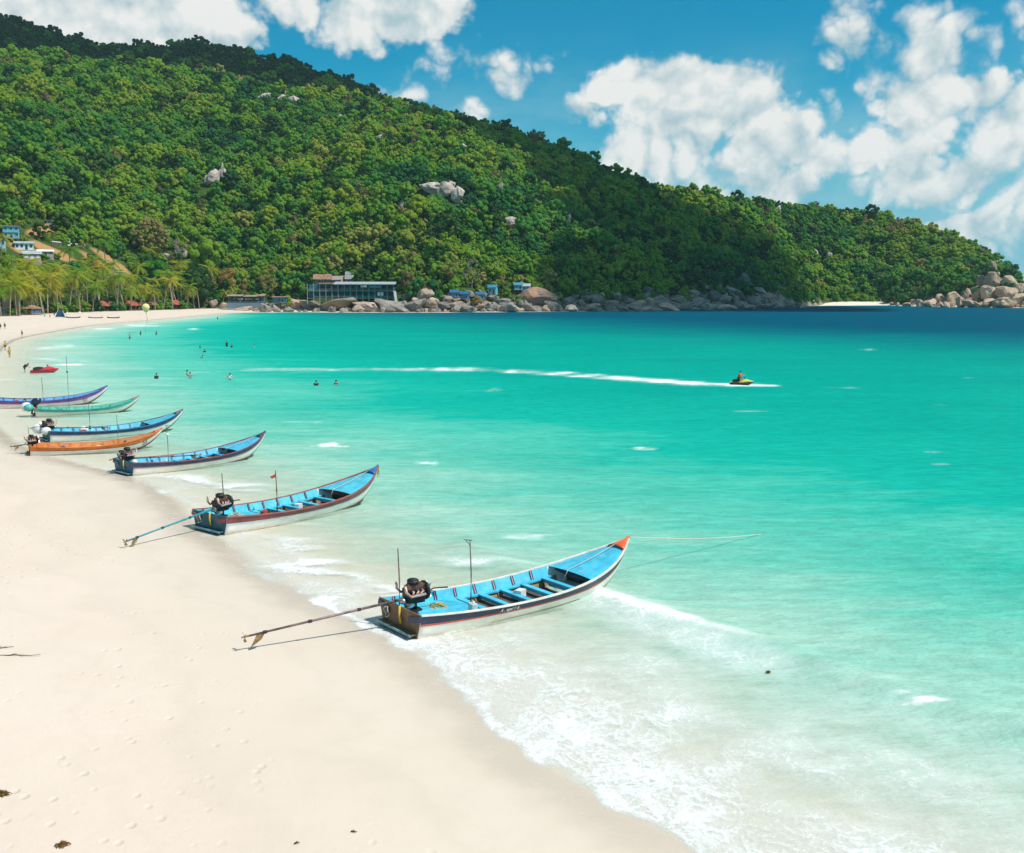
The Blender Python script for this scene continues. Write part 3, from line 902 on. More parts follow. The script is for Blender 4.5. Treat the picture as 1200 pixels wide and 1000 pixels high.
HILL_ROCKS = [(-230.0, 806.0, 93.8, 6.0, 10.1, 'h'), (-222.6, 808.0, 96.0, 3.4, 10.8, 'h'), (-226.5, 818.0, 101.2, 1.0, 9.5, 'h'), (-234.8, 1010.0, 192.8, 7.6, 5.9, 'h'), (-220.0, 1013.0, 192.6, 5.1, 5.1, 'h'), (-205.5, 1002.0, 187.5, 6.7, 7.5, 'h'), (-219.6, 1027.0, 198.4, 2.1, 5.1, 'h'), (-57.4, 740.0, 81.5, 8.0, 6.2, 'h'), (-46.9, 736.0, 78.2, 7.4, 8.6, 'h'), (-37.6, 730.0, 73.6, 4.9, 10.9, 'h'), (-43.8, 745.0, 83.2, 4.3, 5.0, 'h'), (-8.1, 763.0, 81.9, 2.9, 7.6, 'h'), (-76.2, 717.0, 68.8, 2.4, 3.6, 'h'), (0.0, 706.0, 54.2, 5.3, 6.5, 'h'), (-40.7, 865.0, 126.6, 4.3, 4.3, 'h'), (-110.9, 888.0, 137.9, 3.7, 4.4, 'h'), (-156.1, 955.0, 164.9, 3.6, 4.8, 'h'), (72.2, 726.0, 37.9, 1.5, 6.0, 'h'), (71.3, 735.0, 42.0, 1.8, 3.7, 'h'), (268.3, 1051.0, 92.0, 3.1, 5.3, 'h'), (292.7, 1002.0, 45.3, 3.3, 5.8, 'h'), (310.7, 1015.0, 44.4, 3.4, 5.1, 'h'), (41.4, 755.0, 60.9, 1.3, 5.0, 'h'), (-218.3, 677.0, 34.6, 2.3, 3.4, 'h'), (-212.7, 675.0, 33.3, 2.2, 2.8, 'h'), (-223.0, 669.0, 31.7, 2.8, 3.3, 'h')]
HILL_ROCK_CLEAR = [(x, y - 3.0 - 0.3 * r, r * 0.9 + 4.2) for (x, y, z, r, h, k) in HILL_ROCKS if z < 300]

# ------------------------------------------------------------------ vegetation
def mat_leaf(name, stops, trans=0.50, hue_noise=0.010):
    m = bpy.data.materials.new(name)
    m.use_nodes = True
    t = NT(m.node_tree)
    for nd in list(t.n):
        t.n.remove(nd)
    out = t.node('ShaderNodeOutputMaterial')
    oi = t.node('ShaderNodeObjectInfo')
    tc = t.node('ShaderNodeTexCoord')
    loc = t.noise(oi.outputs['Location'], hue_noise, 3, 0.6)
    f = t.math('ADD', t.math('MULTIPLY', oi.outputs['Random'], 0.52), t.math('MULTIPLY_ADD', loc, 2.0, -0.74), clamp=True)
    c = t.ramp(f, stops)
    n = t.noise(tc.outputs['Object'], 1.1, 3, 0.6)
    c = t.mix(1.0, c, t.math('MULTIPLY_ADD', n, 0.9, 0.55), 'MULTIPLY')
    d = t.node('ShaderNodeBsdfPrincipled')
    t.l.new(c, d.inputs['Base Color'])
    d.inputs['Roughness'].default_value = 0.6
    d.inputs['Specular IOR Level'].default_value = 0.22
    tr = t.node('ShaderNodeBsdfTranslucent')
    t.l.new(t.mix(1.0, c, (1.25, 1.15, 0.5), 'MULTIPLY'), tr.inputs['Color'])
    mx = t.node('ShaderNodeMixShader')
    mx.inputs[0].default_value = trans
    t.l.new(d.outputs[0], mx.inputs[1])
    t.l.new(tr.outputs[0], mx.inputs[2])
    t.l.new(mx.outputs[0], out.inputs[0])
    return m


LEAF_STOPS = [(0.0, (0.022, 0.135, 0.075)), (0.18, (0.050, 0.235, 0.058)), (0.40, (0.125, 0.350, 0.045)), (0.64, (0.250, 0.440, 0.034)), (0.86, (0.365, 0.460, 0.038)), (1.0, (0.44, 0.42, 0.13))]
M_LEAF = mat_leaf('jungle_leaf', LEAF_STOPS)
M_DRY = mat_leaf('dry_leaf', [(0.0, (0.17, 0.15, 0.05)), (0.5, (0.24, 0.18, 0.075)), (1.0, (0.30, 0.21, 0.12))], 0.25)
M_PALM = mat_leaf('palm_leaf', [(0.0, (0.06, 0.19, 0.016)), (0.30, (0.14, 0.27, 0.016)), (0.65, (0.30, 0.33, 0.018)), (1.0, (0.46, 0.36, 0.04))], 0.35, 0.03)
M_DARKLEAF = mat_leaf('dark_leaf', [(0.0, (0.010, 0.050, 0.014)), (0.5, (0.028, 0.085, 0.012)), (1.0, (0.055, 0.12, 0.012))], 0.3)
M_BRIGHTLEAF = mat_leaf('bright_leaf', [(0.0, (0.020, 0.19, 0.012)), (1.0, (0.06, 0.24, 0.010))], 0.35)
M_TRUNK = plain('bark', (0.22, 0.165, 0.115), 0.9, vary=0.3, scale=1.5)
M_PALMTRUNK = plain('palm_bark', (0.34, 0.275, 0.20), 0.9, vary=0.3, scale=2.5)


def crown_mesh(name, seed, mat, rad=5.0, flat=0.62, lobes=11, leaves=820, leaf=0.62, base=2.4, sparse=False):
    """leaf sized faces spread over lumpy lobes; the crown's underside sits at z = base"""
    r = np.random.default_rng(seed)
    cs, rs = [], []
    H_ = rad * (0.55 + 0.75 * flat)                       # half height of the crown
    mid = base + H_ * 0.92
    for i in range(lobes):
        v = r.normal(size=3)
        v[2] = v[2] * 0.9 + 0.25
        v /= np.linalg.norm(v)
        q = r.uniform(0.45, 0.86) if i else 0.0
        taper = 1.0 - 0.28 * max(0.0, v[2]) ** 2
        cs.append((v[0] * rad * q * taper, v[1] * rad * q * taper, mid + v[2] * H_ * q))
        rs.append(rad * r.uniform(0.6, 1.0) * 1.45 / math.sqrt(lobes))
    cs, rs = np.array(cs), np.array(rs)
    w = rs ** 2 / (rs ** 2).sum()
    k = r.choice(lobes, leaves, p=w)
    dirs = r.normal(size=(leaves, 3))
    dirs /= np.linalg.norm(dirs, axis=1)[:, None]
    outw = (cs[k] - np.array([0, 0, mid])) / np.array([rad, rad, H_])
    dirs = dirs * 0.75 + outw * 0.9 + np.array([0, 0, 0.22])
    dirs /= np.linalg.norm(dirs, axis=1)[:, None]
    p = cs[k] + dirs * (rs[k] * r.uniform(0.72 if not sparse else 0.3, 1.10, leaves))[:, None]
    nrm = dirs + r.normal(size=(leaves, 3)) * 0.30 + np.array([0, 0, 0.30])
    nrm /= np.linalg.norm(nrm, axis=1)[:, None]
    ref = r.normal(size=(leaves, 3))
    a = np.cross(nrm, ref)
    a /= np.linalg.norm(a, axis=1)[:, None]
    b = np.cross(nrm, a)
    s = leaf * r.uniform(0.55, 1.25, leaves)[:, None]
    droop = nrm * s * -0.28
    vs = np.stack([p - a * s + droop, p - b * s * 0.62, p + a * s + droop, p + b * s * 0.62], 1).reshape(-1, 3)
    q = np.arange(leaves * 4).reshape(-1, 4)
    tris = np.concatenate([q[:, [0, 1, 3]], q[:, [1, 2, 3]]])
    if not sparse:
        mb = MB()
        for c, rr in zip(cs, rs):
            mb.ball(c, (rr * 0.90, rr * 0.90, rr * 0.82), 8, 6, 0.10, random.Random(seed))
        fv = np.array(mb.v)
        ft = []
        for f in mb.f:
            ft.append(f[:3])
            if len(f) == 4:
                ft.append((f[0], f[2], f[3]))
        tris = np.concatenate([tris, np.array(ft) + len(vs)])
        vs = np.concatenate([vs, fv])
    return np_mesh(name, vs, tris, mat, False)


def trunk_mesh(name, seed, mat, h=6.0, r0=0.32, limbs=5):
    rn = random.Random(seed)
    mb = MB()
    lean = Vector((rn.uniform(-0.5, 0.5), rn.uniform(-0.5, 0.5), 0))
    pts = [Vector((0, 0, -1.0)), Vector((0, 0, 0)), lean * 0.4 + Vector((0, 0, h * 0.35)), lean + Vector((0, 0, h * 0.7))]
    mb.tube(pts, [r0 * 1.3, r0 * 1.1, r0 * 0.8, r0 * 0.5], 7)
    for i in range(limbs):
        a = 2 * math.pi * i / limbs + rn.uniform(-0.4, 0.4)
        s = pts[2].lerp(pts[3], rn.uniform(0, 1))
        e = s + Vector((math.cos(a) * h * 0.38, math.sin(a) * h * 0.38, h * rn.uniform(0.2, 0.42)))
        mb.tube([s, s.lerp(e, 0.5) + Vector((0, 0, -0.2)), e], [r0 * 0.45, r0 * 0.3, r0 * 0.12], 5)
    return mb.mesh(name, mat, True)


CROWNS = [crown_mesh('crown', 101, M_LEAF, lobes=24, leaves=1250, leaf=0.46), crown_mesh('crown', 102, M_LEAF, flat=0.85, lobes=30, leaves=1350, leaf=0.46), crown_mesh('crown', 103, M_LEAF, flat=0.45, lobes=22, leaves=1100, leaf=0.46),
          crown_mesh('crown', 104, M_LEAF, rad=4.0, flat=1.15, lobes=22, leaves=1100, leaf=0.42), crown_mesh('crown', 105, M_LEAF, flat=0.7, lobes=36, leaves=1500, leaf=0.42),
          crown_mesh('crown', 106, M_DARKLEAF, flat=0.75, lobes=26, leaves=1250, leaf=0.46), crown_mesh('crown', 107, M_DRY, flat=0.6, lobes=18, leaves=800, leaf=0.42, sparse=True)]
TRUNKS = [trunk_mesh('trunk', 201 + i, M_TRUNK) for i in range(4)]


def frond_set(seed, n=15, L=4.4):
    rn = random.Random(seed)
    mb = MB()
    for i in range(n):
        a = 2 * math.pi * i / n + rn.uniform(-0.25, 0.25)
        lift = rn.uniform(-0.3, 1.35)
        ln = L * rn.uniform(0.8, 1.12)
        ca, sa = math.cos(a), math.sin(a)
        prev = None
        N = 7
        spine = []
        for j in range(N + 1):
            t = j / N
            rr = ln * (t - 0.18 * t * t * (1 - lift * 0.5))
            z = ln * (0.62 * lift * t - (0.46 + 0.18 * (1 - lift)) * t * t)
            spine.append(Vector((ca * rr, sa * rr, z)))
        side = Vector((-sa, ca, 0))
        for j in range(N):
            p0, p1 = spine[j], spine[j + 1]
            t0, t1 = j / N, (j + 1) / N
            for sgn in (-1, 1):
                w0 = (0.18 + 0.85 * math.sin(math.pi * min(1, t0 * 0.9 + 0.08))) * ln / 5.2
                fw = (p1 - p0) * 0.75
                for (s0, s1) in ((0.0, 0.42), (0.5, 0.92)):
                    q0, q1 = p0.lerp(p1, s0), p0.lerp(p1, s1)
                    tip = (q0 + q1) / 2 + side * sgn * w0 + fw + Vector((0, 0, -w0 * rn.uniform(0.45, 0.8)))
                    mb.add([q0, q1, tip], [(0, 1, 2)])
    # young nuts and old stalks at the heart
    for i in range(5):
        a = rn.uniform(0, 6.28)
        mb.ball((0.3 * math.cos(a), 0.3 * math.sin(a), -0.35), 0.2, 5, 4)
    return mb.mesh('crown', M_PALM, False)


def palm_trunk(seed, h=13.0, lean=2.0):
    rn = random.Random(seed)
    mb = MB()
    a = rn.uniform(0, 6.28)
    pts, rad = [], []
    for j in range(9):
        t = j / 8
        k = lean * t ** 1.6
        pts.append((math.cos(a) * k, math.sin(a) * k, -0.8 + (h + 0.8) * t))
        rad.append(0.22 * (1 - 0.45 * t) + (0.14 if j == 0 else 0) + (0.012 if j % 2 else 0))
    mb.tube(pts, rad, 7)
    return mb.mesh('trunk', M_PALMTRUNK, True), Vector(pts[-1])


PALM_CROWNS = [frond_set(301 + i, 14 + i, 4.2 + 0.25 * i) for i in range(4)]
PALM_TRUNKS = [palm_trunk(401 + i, 8.5 + 1.5 * i, [0.8, 2.2, 3.2, 1.4, 2.8][i]) for i in range(5)]


def palm(loc, k, label, group, sc=1.0, rz=0.0, droop=0):
    e = tag(empty('palm_tree', loc, rz, sc), label, 'palm tree', group)
    tm, top = PALM_TRUNKS[k % 5]
    link('trunk', tm, e)
    link('crown', PALM_CROWNS[(k * 3 + droop) % 4], e, top, (0, 0, k * 1.3))
    return e


def tree(loc, ci, ti, label, group, sc=(1, 1, 1), rz=0.0, name='jungle_tree', crown=None, cat='tree'):
    e = tag(empty(name, loc, rz), label, cat, group)
    e.scale = sc
    link('trunk', TRUNKS[ti % 4], e)
    link('crown', crown or CROWNS[ci], e)
    return e


# where trees can stand on the hills
def keep_off(x, y):
    """clear ground round buildings, rock faces and tracks"""
    b = bare_at(x, y) > 0.36
    for (cx, cy, r_) in OPEN:
        b |= (x - cx) ** 2 + (y - cy) ** 2 < r_ * r_
    return b


OPEN = [(-266, 556, 13), (-270, 543, 12), (-257, 562, 12), (-255, 546, 13), (-271, 606, 8), (-232, 576, 15), (-242, 568, 14), (-222, 582, 12), (-246, 588, 10), (-254, 586, 9), (-236, 606, 11), (-118, 602, 12), (-104, 596, 14), (-92, 594, 14), (-80, 592, 14), (-68, 592, 12),
        (-110, 612, 6), (-100, 610, 6), (-97, 614, 4), (-99, 642, 3), (-163, 602, 12), (-150, 602, 12), (-138, 602, 12), (-30, 590, 9), (-18, 594, 8), (-11, 602, 7), (6, 618, 9),
        (-226, 644, 12), (-214, 640, 9), (-236, 646, 9), (-213, 655, 6), (-189, 612, 10), (-213, 610, 9), (-168, 614, 8), (-24, 606, 5)]


def forest_points():
    pts = []
    for (x0, x1, y0, y1, st) in ((-1000, 480, 430, 1160, 4.4), (-1150, -60, 1160, 1560, 6.6)):
        gx, gy = np.meshgrid(np.arange(x0, x1, st), np.arange(y0, y1, st))
        gx = gx + RNG.uniform(-0.45, 0.45, gx.shape) * st
        gy = gy + RNG.uniform(-0.45, 0.45, gy.shape) * st
        x, y = gx.ravel(), gy.ravel()
        z = hill_z(x, y)
        b = x / y
        rd = np.interp(b, RIDGE[:, 0], RIDGE[:, 2])
        ok = (np.abs(b) < 0.56) & (z > 2.0)
        if y0 < 1000:
            ok &= y < rd + 45
        else:
            ok &= (y > 1180) & (z / y > 0.15)
        ok &= (rocky_at(x, y, z) < 0.45 + 0.6 * (RNG.uniform(size=x.shape) < 0.14)) & ~keep_off(x, y)
        pts.append(np.stack([x, y, z], 1)[ok])
    return np.concatenate(pts)


FP = forest_points()
for (cx, cy, r_) in HILL_ROCK_CLEAR:
    FP = FP[((FP[:, 0] - cx) ** 2 + (FP[:, 1] - cy) ** 2) > r_ * r_]
nF = len(FP)
f_kind = RNG.choice(7, nF, p=[0.19, 0.18, 0.15, 0.15, 0.17, 0.13, 0.03])
f_kind = np.where((FP[:, 1] > 1180) & (RNG.uniform(size=nF) < 0.75), 5, f_kind)  # far ridge's cloud shade deepened in leaf colour: mostly the dark-leaved kind
f_scl = np.clip(RNG.lognormal(-0.46, 0.44, nF), 0.30, 1.75)
f_scl = np.where(FP[:, 1] > 1200, f_scl * 1.35, f_scl)
f_scl = np.where(FP[:, 2] < 14, f_scl * 0.9, f_scl)
f_rot = RNG.uniform(0, 2 * math.pi, nF)
# the 300 that show largest stand as trees of their own
bfr = FP[:, 0] / FP[:, 1]
app = f_scl / FP[:, 1] - np.where((np.abs(bfr) > 0.5) | (FP[:, 1] > 760), 1.0, 0.0)
own = np.zeros(nF, bool)
own[np.argsort(-app)[:296]] = True
TINT_WORD = {0: 'round-topped green', 1: 'tall domed green', 2: 'low spreading green', 3: 'narrow upright green', 4: 'broad many-lobed green', 5: 'dark green', 6: 'dry grey-brown'}
seen_kind = {}
own_ids = sorted(np.nonzero(own)[0], key=lambda q: FP[q][0] / FP[q][1])
for i in own_ids:
    x, y, z = FP[i]
    b = x / y
    where = 'behind the palms and village' if b < -0.27 else ('above the long stilt restaurant' if b < -0.1 else ('above the blue huts' if b < 0.04 else 'above the shaded boulder shore'))
    g = f'{TINT_WORD[f_kind[i]]} trees {where}'
    s = float(f_scl[i])
    seen_kind[g] = seen_kind.get(g, 0) + 1
    tree((x, y, z - 2.4 * s), int(f_kind[i]), int(i), f'{rank_word[seen_kind[g] - 1]} {TINT_WORD[f_kind[i]]} tree {where}, counting from the left', g, (s, s, s), float(f_rot[i]))

proto = bpy.data.collections.new('forest_kinds')
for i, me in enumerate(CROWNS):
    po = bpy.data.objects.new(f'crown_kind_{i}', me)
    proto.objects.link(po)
rest = ~own
fm = bpy.data.meshes.new('forest')
fm.vertices.add(int(rest.sum()))
off = FP[rest].copy()
off[:, 2] -= 2.9 * f_scl[rest]
fm.vertices.foreach_set('co', off.astype(np.float32).ravel())
for nm, vals, typ in (('kind', f_kind[rest], 'INT'), ('size', f_scl[rest], 'FLOAT'), ('turn', f_rot[rest], 'FLOAT')):
    at = fm.attributes.new(nm, typ, 'POINT')
    at.data.foreach_set('value', vals.astype(np.int32 if typ == 'INT' else np.float32))
fm.update()
forest = link('forest', fm)
tag(forest, 'dense green jungle covering the hills from shore to ridge', 'forest', kind='stuff')
ng = bpy.data.node_groups.new('forest_nodes', 'GeometryNodeTree')
ng.interface.new_socket('Geometry', in_out='INPUT', socket_type='NodeSocketGeometry')
ng.interface.new_socket('Geometry', in_out='OUTPUT', socket_type='NodeSocketGeometry')
gi, go = ng.nodes.new('NodeGroupInput'), ng.nodes.new('NodeGroupOutput')
iop = ng.nodes.new('GeometryNodeInstanceOnPoints')
ci_ = ng.nodes.new('GeometryNodeCollectionInfo')
ci_.inputs['Collection'].default_value = proto
ci_.inputs['Separate Children'].default_value = True
ci_.inputs['Reset Children'].default_value = True


def named(nm, typ):
    nd = ng.nodes.new('GeometryNodeInputNamedAttribute')
    nd.data_type = typ
    nd.inputs['Name'].default_value = nm
    return nd.outputs[0]


cx_ = ng.nodes.new('ShaderNodeCombineXYZ')
ng.links.new(named('turn', 'FLOAT'), cx_.inputs[2])
ng.links.new(gi.outputs[0], iop.inputs['Points'])
ng.links.new(ci_.outputs[0], iop.inputs['Instance'])
iop.inputs['Pick Instance'].default_value = True
ng.links.new(named('kind', 'INT'), iop.inputs['Instance Index'])
ng.links.new(cx_.outputs[0], iop.inputs['Rotation'])
ng.links.new(named('size', 'FLOAT'), iop.inputs['Scale'])
ng.links.new(iop.outputs[0], go.inputs[0])
md = forest.modifiers.new('forest_nodes', 'NODES')
md.node_group = ng

# ------------------------------------------------------------------ longtail boats
BL, B_STERN, B_MID, Z_STERN, Z_DIP, Z_BOW = 9.5, 1.20, 1.35, 0.75, 0.27, 1.45


def h_sheer(s):
    s = min(max(s, 0.0), 1.0)
    return Z_STERN - Z_DIP * 4 * s * (1 - s) + (Z_BOW - Z_STERN) * s ** 4.7


def h_beam(s):
    if s < 0.4:
        return B_MID - (B_MID - B_STERN) * ((0.4 - s) / 0.4) ** 2
    return max(0.035, B_MID * (1 - ((s - 0.4) / 0.6) ** 3.5))


def h_keel(s):
    k = -0.20
    if s > 0.66:
        k += (Z_BOW + 0.02) * ((s - 0.66) / 0.34) ** 2.6
    return min(k, h_sheer(s) - 0.06)


def h_pt(s, t, sgn, out=0.0):
    """point on the planking, t = 0 at the chine and 1 at the sheer"""
    b = h_beam(s)
    bk = b * (0.70 - 0.25 * s)
    y = bk + (b - bk) * t ** 0.62 + out
    z = h_keel(s) + (h_sheer(s) - h_keel(s)) * t
    return (s * BL, sgn * y, z)


def inner_y(s, depth):
    """half width inside the bulwark at a depth below the sheer"""
    H = h_sheer(s) - h_keel(s)
    t = max(0.02, 1 - depth / max(H, 0.1))
    return abs(h_pt(s, t, 1)[1]) - 0.05


def strip(sts, f0, f1, sgn):
    return [[f0(s, sgn), f1(s, sgn)] for s in sts]


STS = [i / 44 for i in range(45)]


def boat_mats(tagname, c):
    g = lambda k, col, **kw: plain(f'{k}_{tagname}', col, **kw)
    return dict(
        hull=g('hull_paint', c['hull'], rough=0.45, vary=0.07, scale=1.6, dirt=((0.50, 0.46, 0.34), 0.4)),
        band=g('band_paint', c['band'], rough=0.42, vary=0.18, scale=2.5, dirt=((0.20, 0.20, 0.24), 0.18)),
        line=g('line_paint', c['line'], rough=0.45, vary=0.12, scale=3.0),
        deck=g('deck_paint', c['deck'], rough=0.5, vary=0.13, scale=2.2, dirt=((0.34, 0.44, 0.42), 0.75)),
        cap=g('cap_paint', c['cap'], rough=0.5, vary=0.1, scale=3.0, dirt=((0.3, 0.26, 0.2), 0.4)),
        bow=g('bow_paint', c['bow'], rough=0.5, vary=0.12, scale=3.0),
        rib=g('rib_paint', c['rib'], rough=0.5, vary=0.1, scale=3.0),
        transom=g('transom_paint', c['transom'], rough=0.6, vary=0.25, scale=3.0, dirt=((0.05, 0.04, 0.03), 0.6)))


M_HOLD = plain('hold_planks', (0.36, 0.225, 0.115), 0.8, vary=0.25, scale=3.0, dirt=((0.12, 0.08, 0.05), 0.6))
M_HOLDFLOOR = plain('hold_floor', (0.10, 0.075, 0.055), 0.8, vary=0.3, scale=3.0)
M_FRAME = plain('hull_frame', (0.20, 0.115, 0.055), 0.8, vary=0.2, scale=5.0)
M_BOTTOM = plain('bottom_paint', (0.16, 0.17, 0.05), 0.7, vary=0.3, scale=4.0, dirt=((0.05, 0.06, 0.02), 0.6))
M_REDBOTTOM = plain('red_bottom_paint', (0.26, 0.075, 0.045), 0.7, vary=0.25, scale=4.0)
M_IRON = plain('engine_iron', (0.045, 0.040, 0.040), 0.5, metal=0.6, vary=0.3, scale=9.0, dirt=((0.16, 0.08, 0.05), 0.7))
M_RUST = plain('rusty_steel', (0.22, 0.115, 0.085), 0.6, metal=0.4, vary=0.3, scale=9.0, dirt=((0.05, 0.045, 0.045), 0.8))
M_STEEL = plain('bare_steel', (0.50, 0.47, 0.44), 0.35, metal=0.85, vary=0.15, scale=8.0)
M_PINK = plain('exhaust_pipe', (0.50, 0.36, 0.31), 0.5, metal=0.4, vary=0.2, scale=8.0)
M_BLACK = plain('black_rubber', (0.018, 0.018, 0.02), 0.6, vary=0.2, scale=8.0)
M_ROPE = plain('pale_rope', (0.62, 0.58, 0.48), 0.9, vary=0.15, scale=20.0)
M_YROPE = plain('yellow_rope', (0.60, 0.40, 0.05), 0.9, vary=0.15, scale=20.0)
M_POLE = plain('dark_pole', (0.10, 0.085, 0.08), 0.6, vary=0.3, scale=6.0)
M_SHAFTBLUE = plain('blue_shaft_paint', (0.02, 0.27, 0.33), 0.5, vary=0.2, scale=4.0)
M_SHAFT = plain('shaft_paint', (0.19, 0.13, 0.13), 0.5, metal=0.3, vary=0.35, scale=3.0, dirt=((0.42, 0.14, 0.10), 0.5))
M_BRASS = plain('propeller_bronze', (0.40, 0.27, 0.13), 0.4, metal=0.7, vary=0.2, scale=6.0)
M_GOLDRIBBON = plain('gold_ribbon', (0.62, 0.44, 0.05), 0.7, vary=0.1, scale=9.0)
M_LETTER = plain('white_lettering', (0.80, 0.80, 0.78), 0.6, vary=0.08, scale=9.0)
M_FLAG = plain('red_flag_cloth', (0.50, 0.07, 0.04), 0.8, vary=0.1)
M_TANK = plain('tank_plastic', (0.72, 0.74, 0.73), 0.5, vary=0.08, scale=3.0)
M_TEALTANK = plain('teal_tank_plastic', (0.10, 0.42, 0.36), 0.5, vary=0.08, scale=3.0)


def engine(parent, loc, rz, kind='car'):
    """converted car engine on a pivot post"""
    e = MB()
    e.box((0, 0, 0.42), (0.62, 0.34, 0.40))
    e.box((0.02, 0, 0.20), (0.50, 0.26, 0.14))
    for k in range(5):
        e.box((-0.22 + k * 0.11, 0.18, 0.45), (0.05, 0.05, 0.30))
        e.box((-0.22 + k * 0.11, -0.18, 0.45), (0.05, 0.05, 0.30))
    en = e.build('engine', M_IRON, parent, loc=loc, rot=(0, 0, rz), scale=(1.05, 1.1, 0.92))
    p = MB().box((0, 0, 0.68), (0.56, 0.20, 0.12)).box((0, 0, 0.76), (0.48, 0.12, 0.05))
    p.build('valve_cover', M_RUST, en)
    p = MB().tube([(0.30, 0, 0.50), (0.36, 0, 0.50)], 0.31, 16)
    p.tube([(0.36, 0, 0.50), (0.42, 0, 0.50)], 0.10, 10)
    p.build('flywheel', M_BLACK, en, True)
    p = MB()
    for k in range(6):
        a = k * math.pi / 3
        p.beam((0.44, 0, 0.50), (0.45, 0.26 * math.cos(a), 0.50 + 0.26 * math.sin(a)), 0.07, 0.015)
    p.build('fan', M_STEEL, en)
    p = MB().tube([(-0.05, 0, 0.78), (-0.05, 0, 0.90)], 0.17, 14).tube([(-0.05, 0, 0.90), (-0.05, 0, 0.93)], 0.13, 14)
    p.build('air_filter', M_BLACK, en, True)
    for sgn in (-1, 1):
        p = MB()
        for k in range(3):
            p.tube([(-0.18 + k * 0.16, sgn * 0.17, 0.60), (-0.18 + k * 0.16, sgn * 0.27, 0.58), (-0.22 + k * 0.10, sgn * 0.30, 0.46)], 0.035, 7)
        p.tube([(0.20, sgn * 0.30, 0.46), (-0.28, sgn * 0.31, 0.44), (-0.42, sgn * 0.28, 0.60), (-0.44, sgn * 0.25, 0.82)], 0.045, 8)
        p.build('exhaust_pipe', M_PINK, en, True)
    p = MB().ball((-0.20, -0.05, 0.10), (0.17, 0.16, 0.13), 10, 7).tube([(-0.30, 0, 0.20), (-0.46, 0, 0.28)], 0.11, 10)
    p.build('gearbox', M_STEEL, en, True)
    p = MB().tube([(0.0, 0, 0.15), (0.0, 0, -0.35)], 0.07, 10).box((0, 0, -0.10), (0.30, 0.36, 0.06)).box((0, 0, -0.33), (0.40, 0.34, 0.06))
    p.build('pivot_post', M_IRON, en)
    p = MB()
    p.tube([(0.30, 0.10, 0.30), (0.75, 0.18, 0.42), (1.25, 0.24, 0.34)], [0.025, 0.022, 0.028], 7)
    p.build('tiller', M_BLACK, en, True)
    p = MB()
    rn = random.Random(5)
    for k in range(6):
        a, b = Vector((rn.uniform(-0.3, 0.3), rn.uniform(-0.2, 0.2), 0.62)), Vector((rn.uniform(-0.35, 0.3), rn.uniform(-0.3, 0.3), 0.25))
        p.tube([a, a.lerp(b, 0.5) + Vector((0, rn.uniform(-0.2, 0.2), 0.22)), b], 0.014, 6)
    p.build('hose', M_BLACK, en, True)
    return en


def tail(parent, a, b, mat, name='tail_shaft'):
    """long drive shaft with propeller and skeg; a is at the engine, b at the propeller"""
    a, b = Vector(a), Vector(b)
    d = (b - a).normalized()
    sh = MB().tube([a, a.lerp(b, 0.5), b], [0.042, 0.036, 0.030], 9).build(name, mat, parent, True)
    for t in (0.3, 0.62, 0.9):
        c = a.lerp(b, t)
        MB().tube([c - d * 0.05, c + d * 0.05], 0.05, 9).build('collar', M_IRON, sh, True)
    p = MB()
    side = d.cross(Vector((0, 0, 1))).normalized()
    up = side.cross(d)
    hub = b + d * 0.10
    p.tube([b - d * 0.02, b + d * 0.20], [0.035, 0.02], 8)
    for k in range(3):
        an = k * 2.094 + 0.5
        r = side * math.cos(an) + up * math.sin(an)
        q = d.cross(r)
        p.add([hub + r * 0.03 - q * 0.02, hub + r * 0.11 - q * 0.07 + d * 0.03, hub + r * 0.17 + d * 0.02, hub + r * 0.12 + q * 0.07 - d * 0.03, hub + r * 0.03 + q * 0.02], [(0, 1, 2, 3, 4)])
    p.build('propeller', M_BRASS, sh)
    k = MB()
    e = b - d * 0.45
    k.tube([e - up * 0.02, e + d * 0.10 - up * 0.16, e + d * 0.42 - up * 0.34], [0.022, 0.03, 0.012], 6)
    k.add([e - up * 0.03 - side * 0.004, e + d * 0.22 - up * 0.03, e + d * 0.40 - up * 0.33, e + d * 0.12 - up * 0.18], [(0, 1, 2, 3)])
    k.build('skeg', M_BRASS, sh)
    return sh


def text_mesh(body, size, mat, name, parent, M, extrude=0.004, shear=0.0):
    cu = bpy.data.curves.new('lettering', 'FONT')
    cu.body = body
    cu.size = size
    cu.extrude = extrude
    cu.shear = shear
    cu.align_x = 'CENTER'
    cu.align_y = 'CENTER'
    tmp = bpy.data.objects.new('lettering', cu)
    COL.objects.link(tmp)
    dg = bpy.context.evaluated_depsgraph_get()
    me = bpy.data.meshes.new_from_object(tmp.evaluated_get(dg))
    bpy.data.objects.remove(tmp)
    me.materials.clear()
    me.materials.append(mat)
    o = link(name, me, parent)
    o.matrix_local = M
    return o


def side_matrix(s, t, sgn, lift=0.045):
    """frame lying on the planking for lettering: x along the boat, y up the side"""
    p = Vector(h_pt(s, t, sgn))
    ex = (Vector(h_pt(s + 0.03, t, sgn)) - Vector(h_pt(s - 0.03, t, sgn))).normalized() * (1 if sgn < 0 else -1)
    ey = (Vector(h_pt(s, min(1, t + 0.1), sgn)) - Vector(h_pt(s, t - 0.1, sgn))).normalized()
    ez = ex.cross(ey).normalized()
    ey = ez.cross(ex)
    M = Matrix((ex, ey, ez)).transposed().to_4x4()
    M.translation = p + ez * lift
    return M


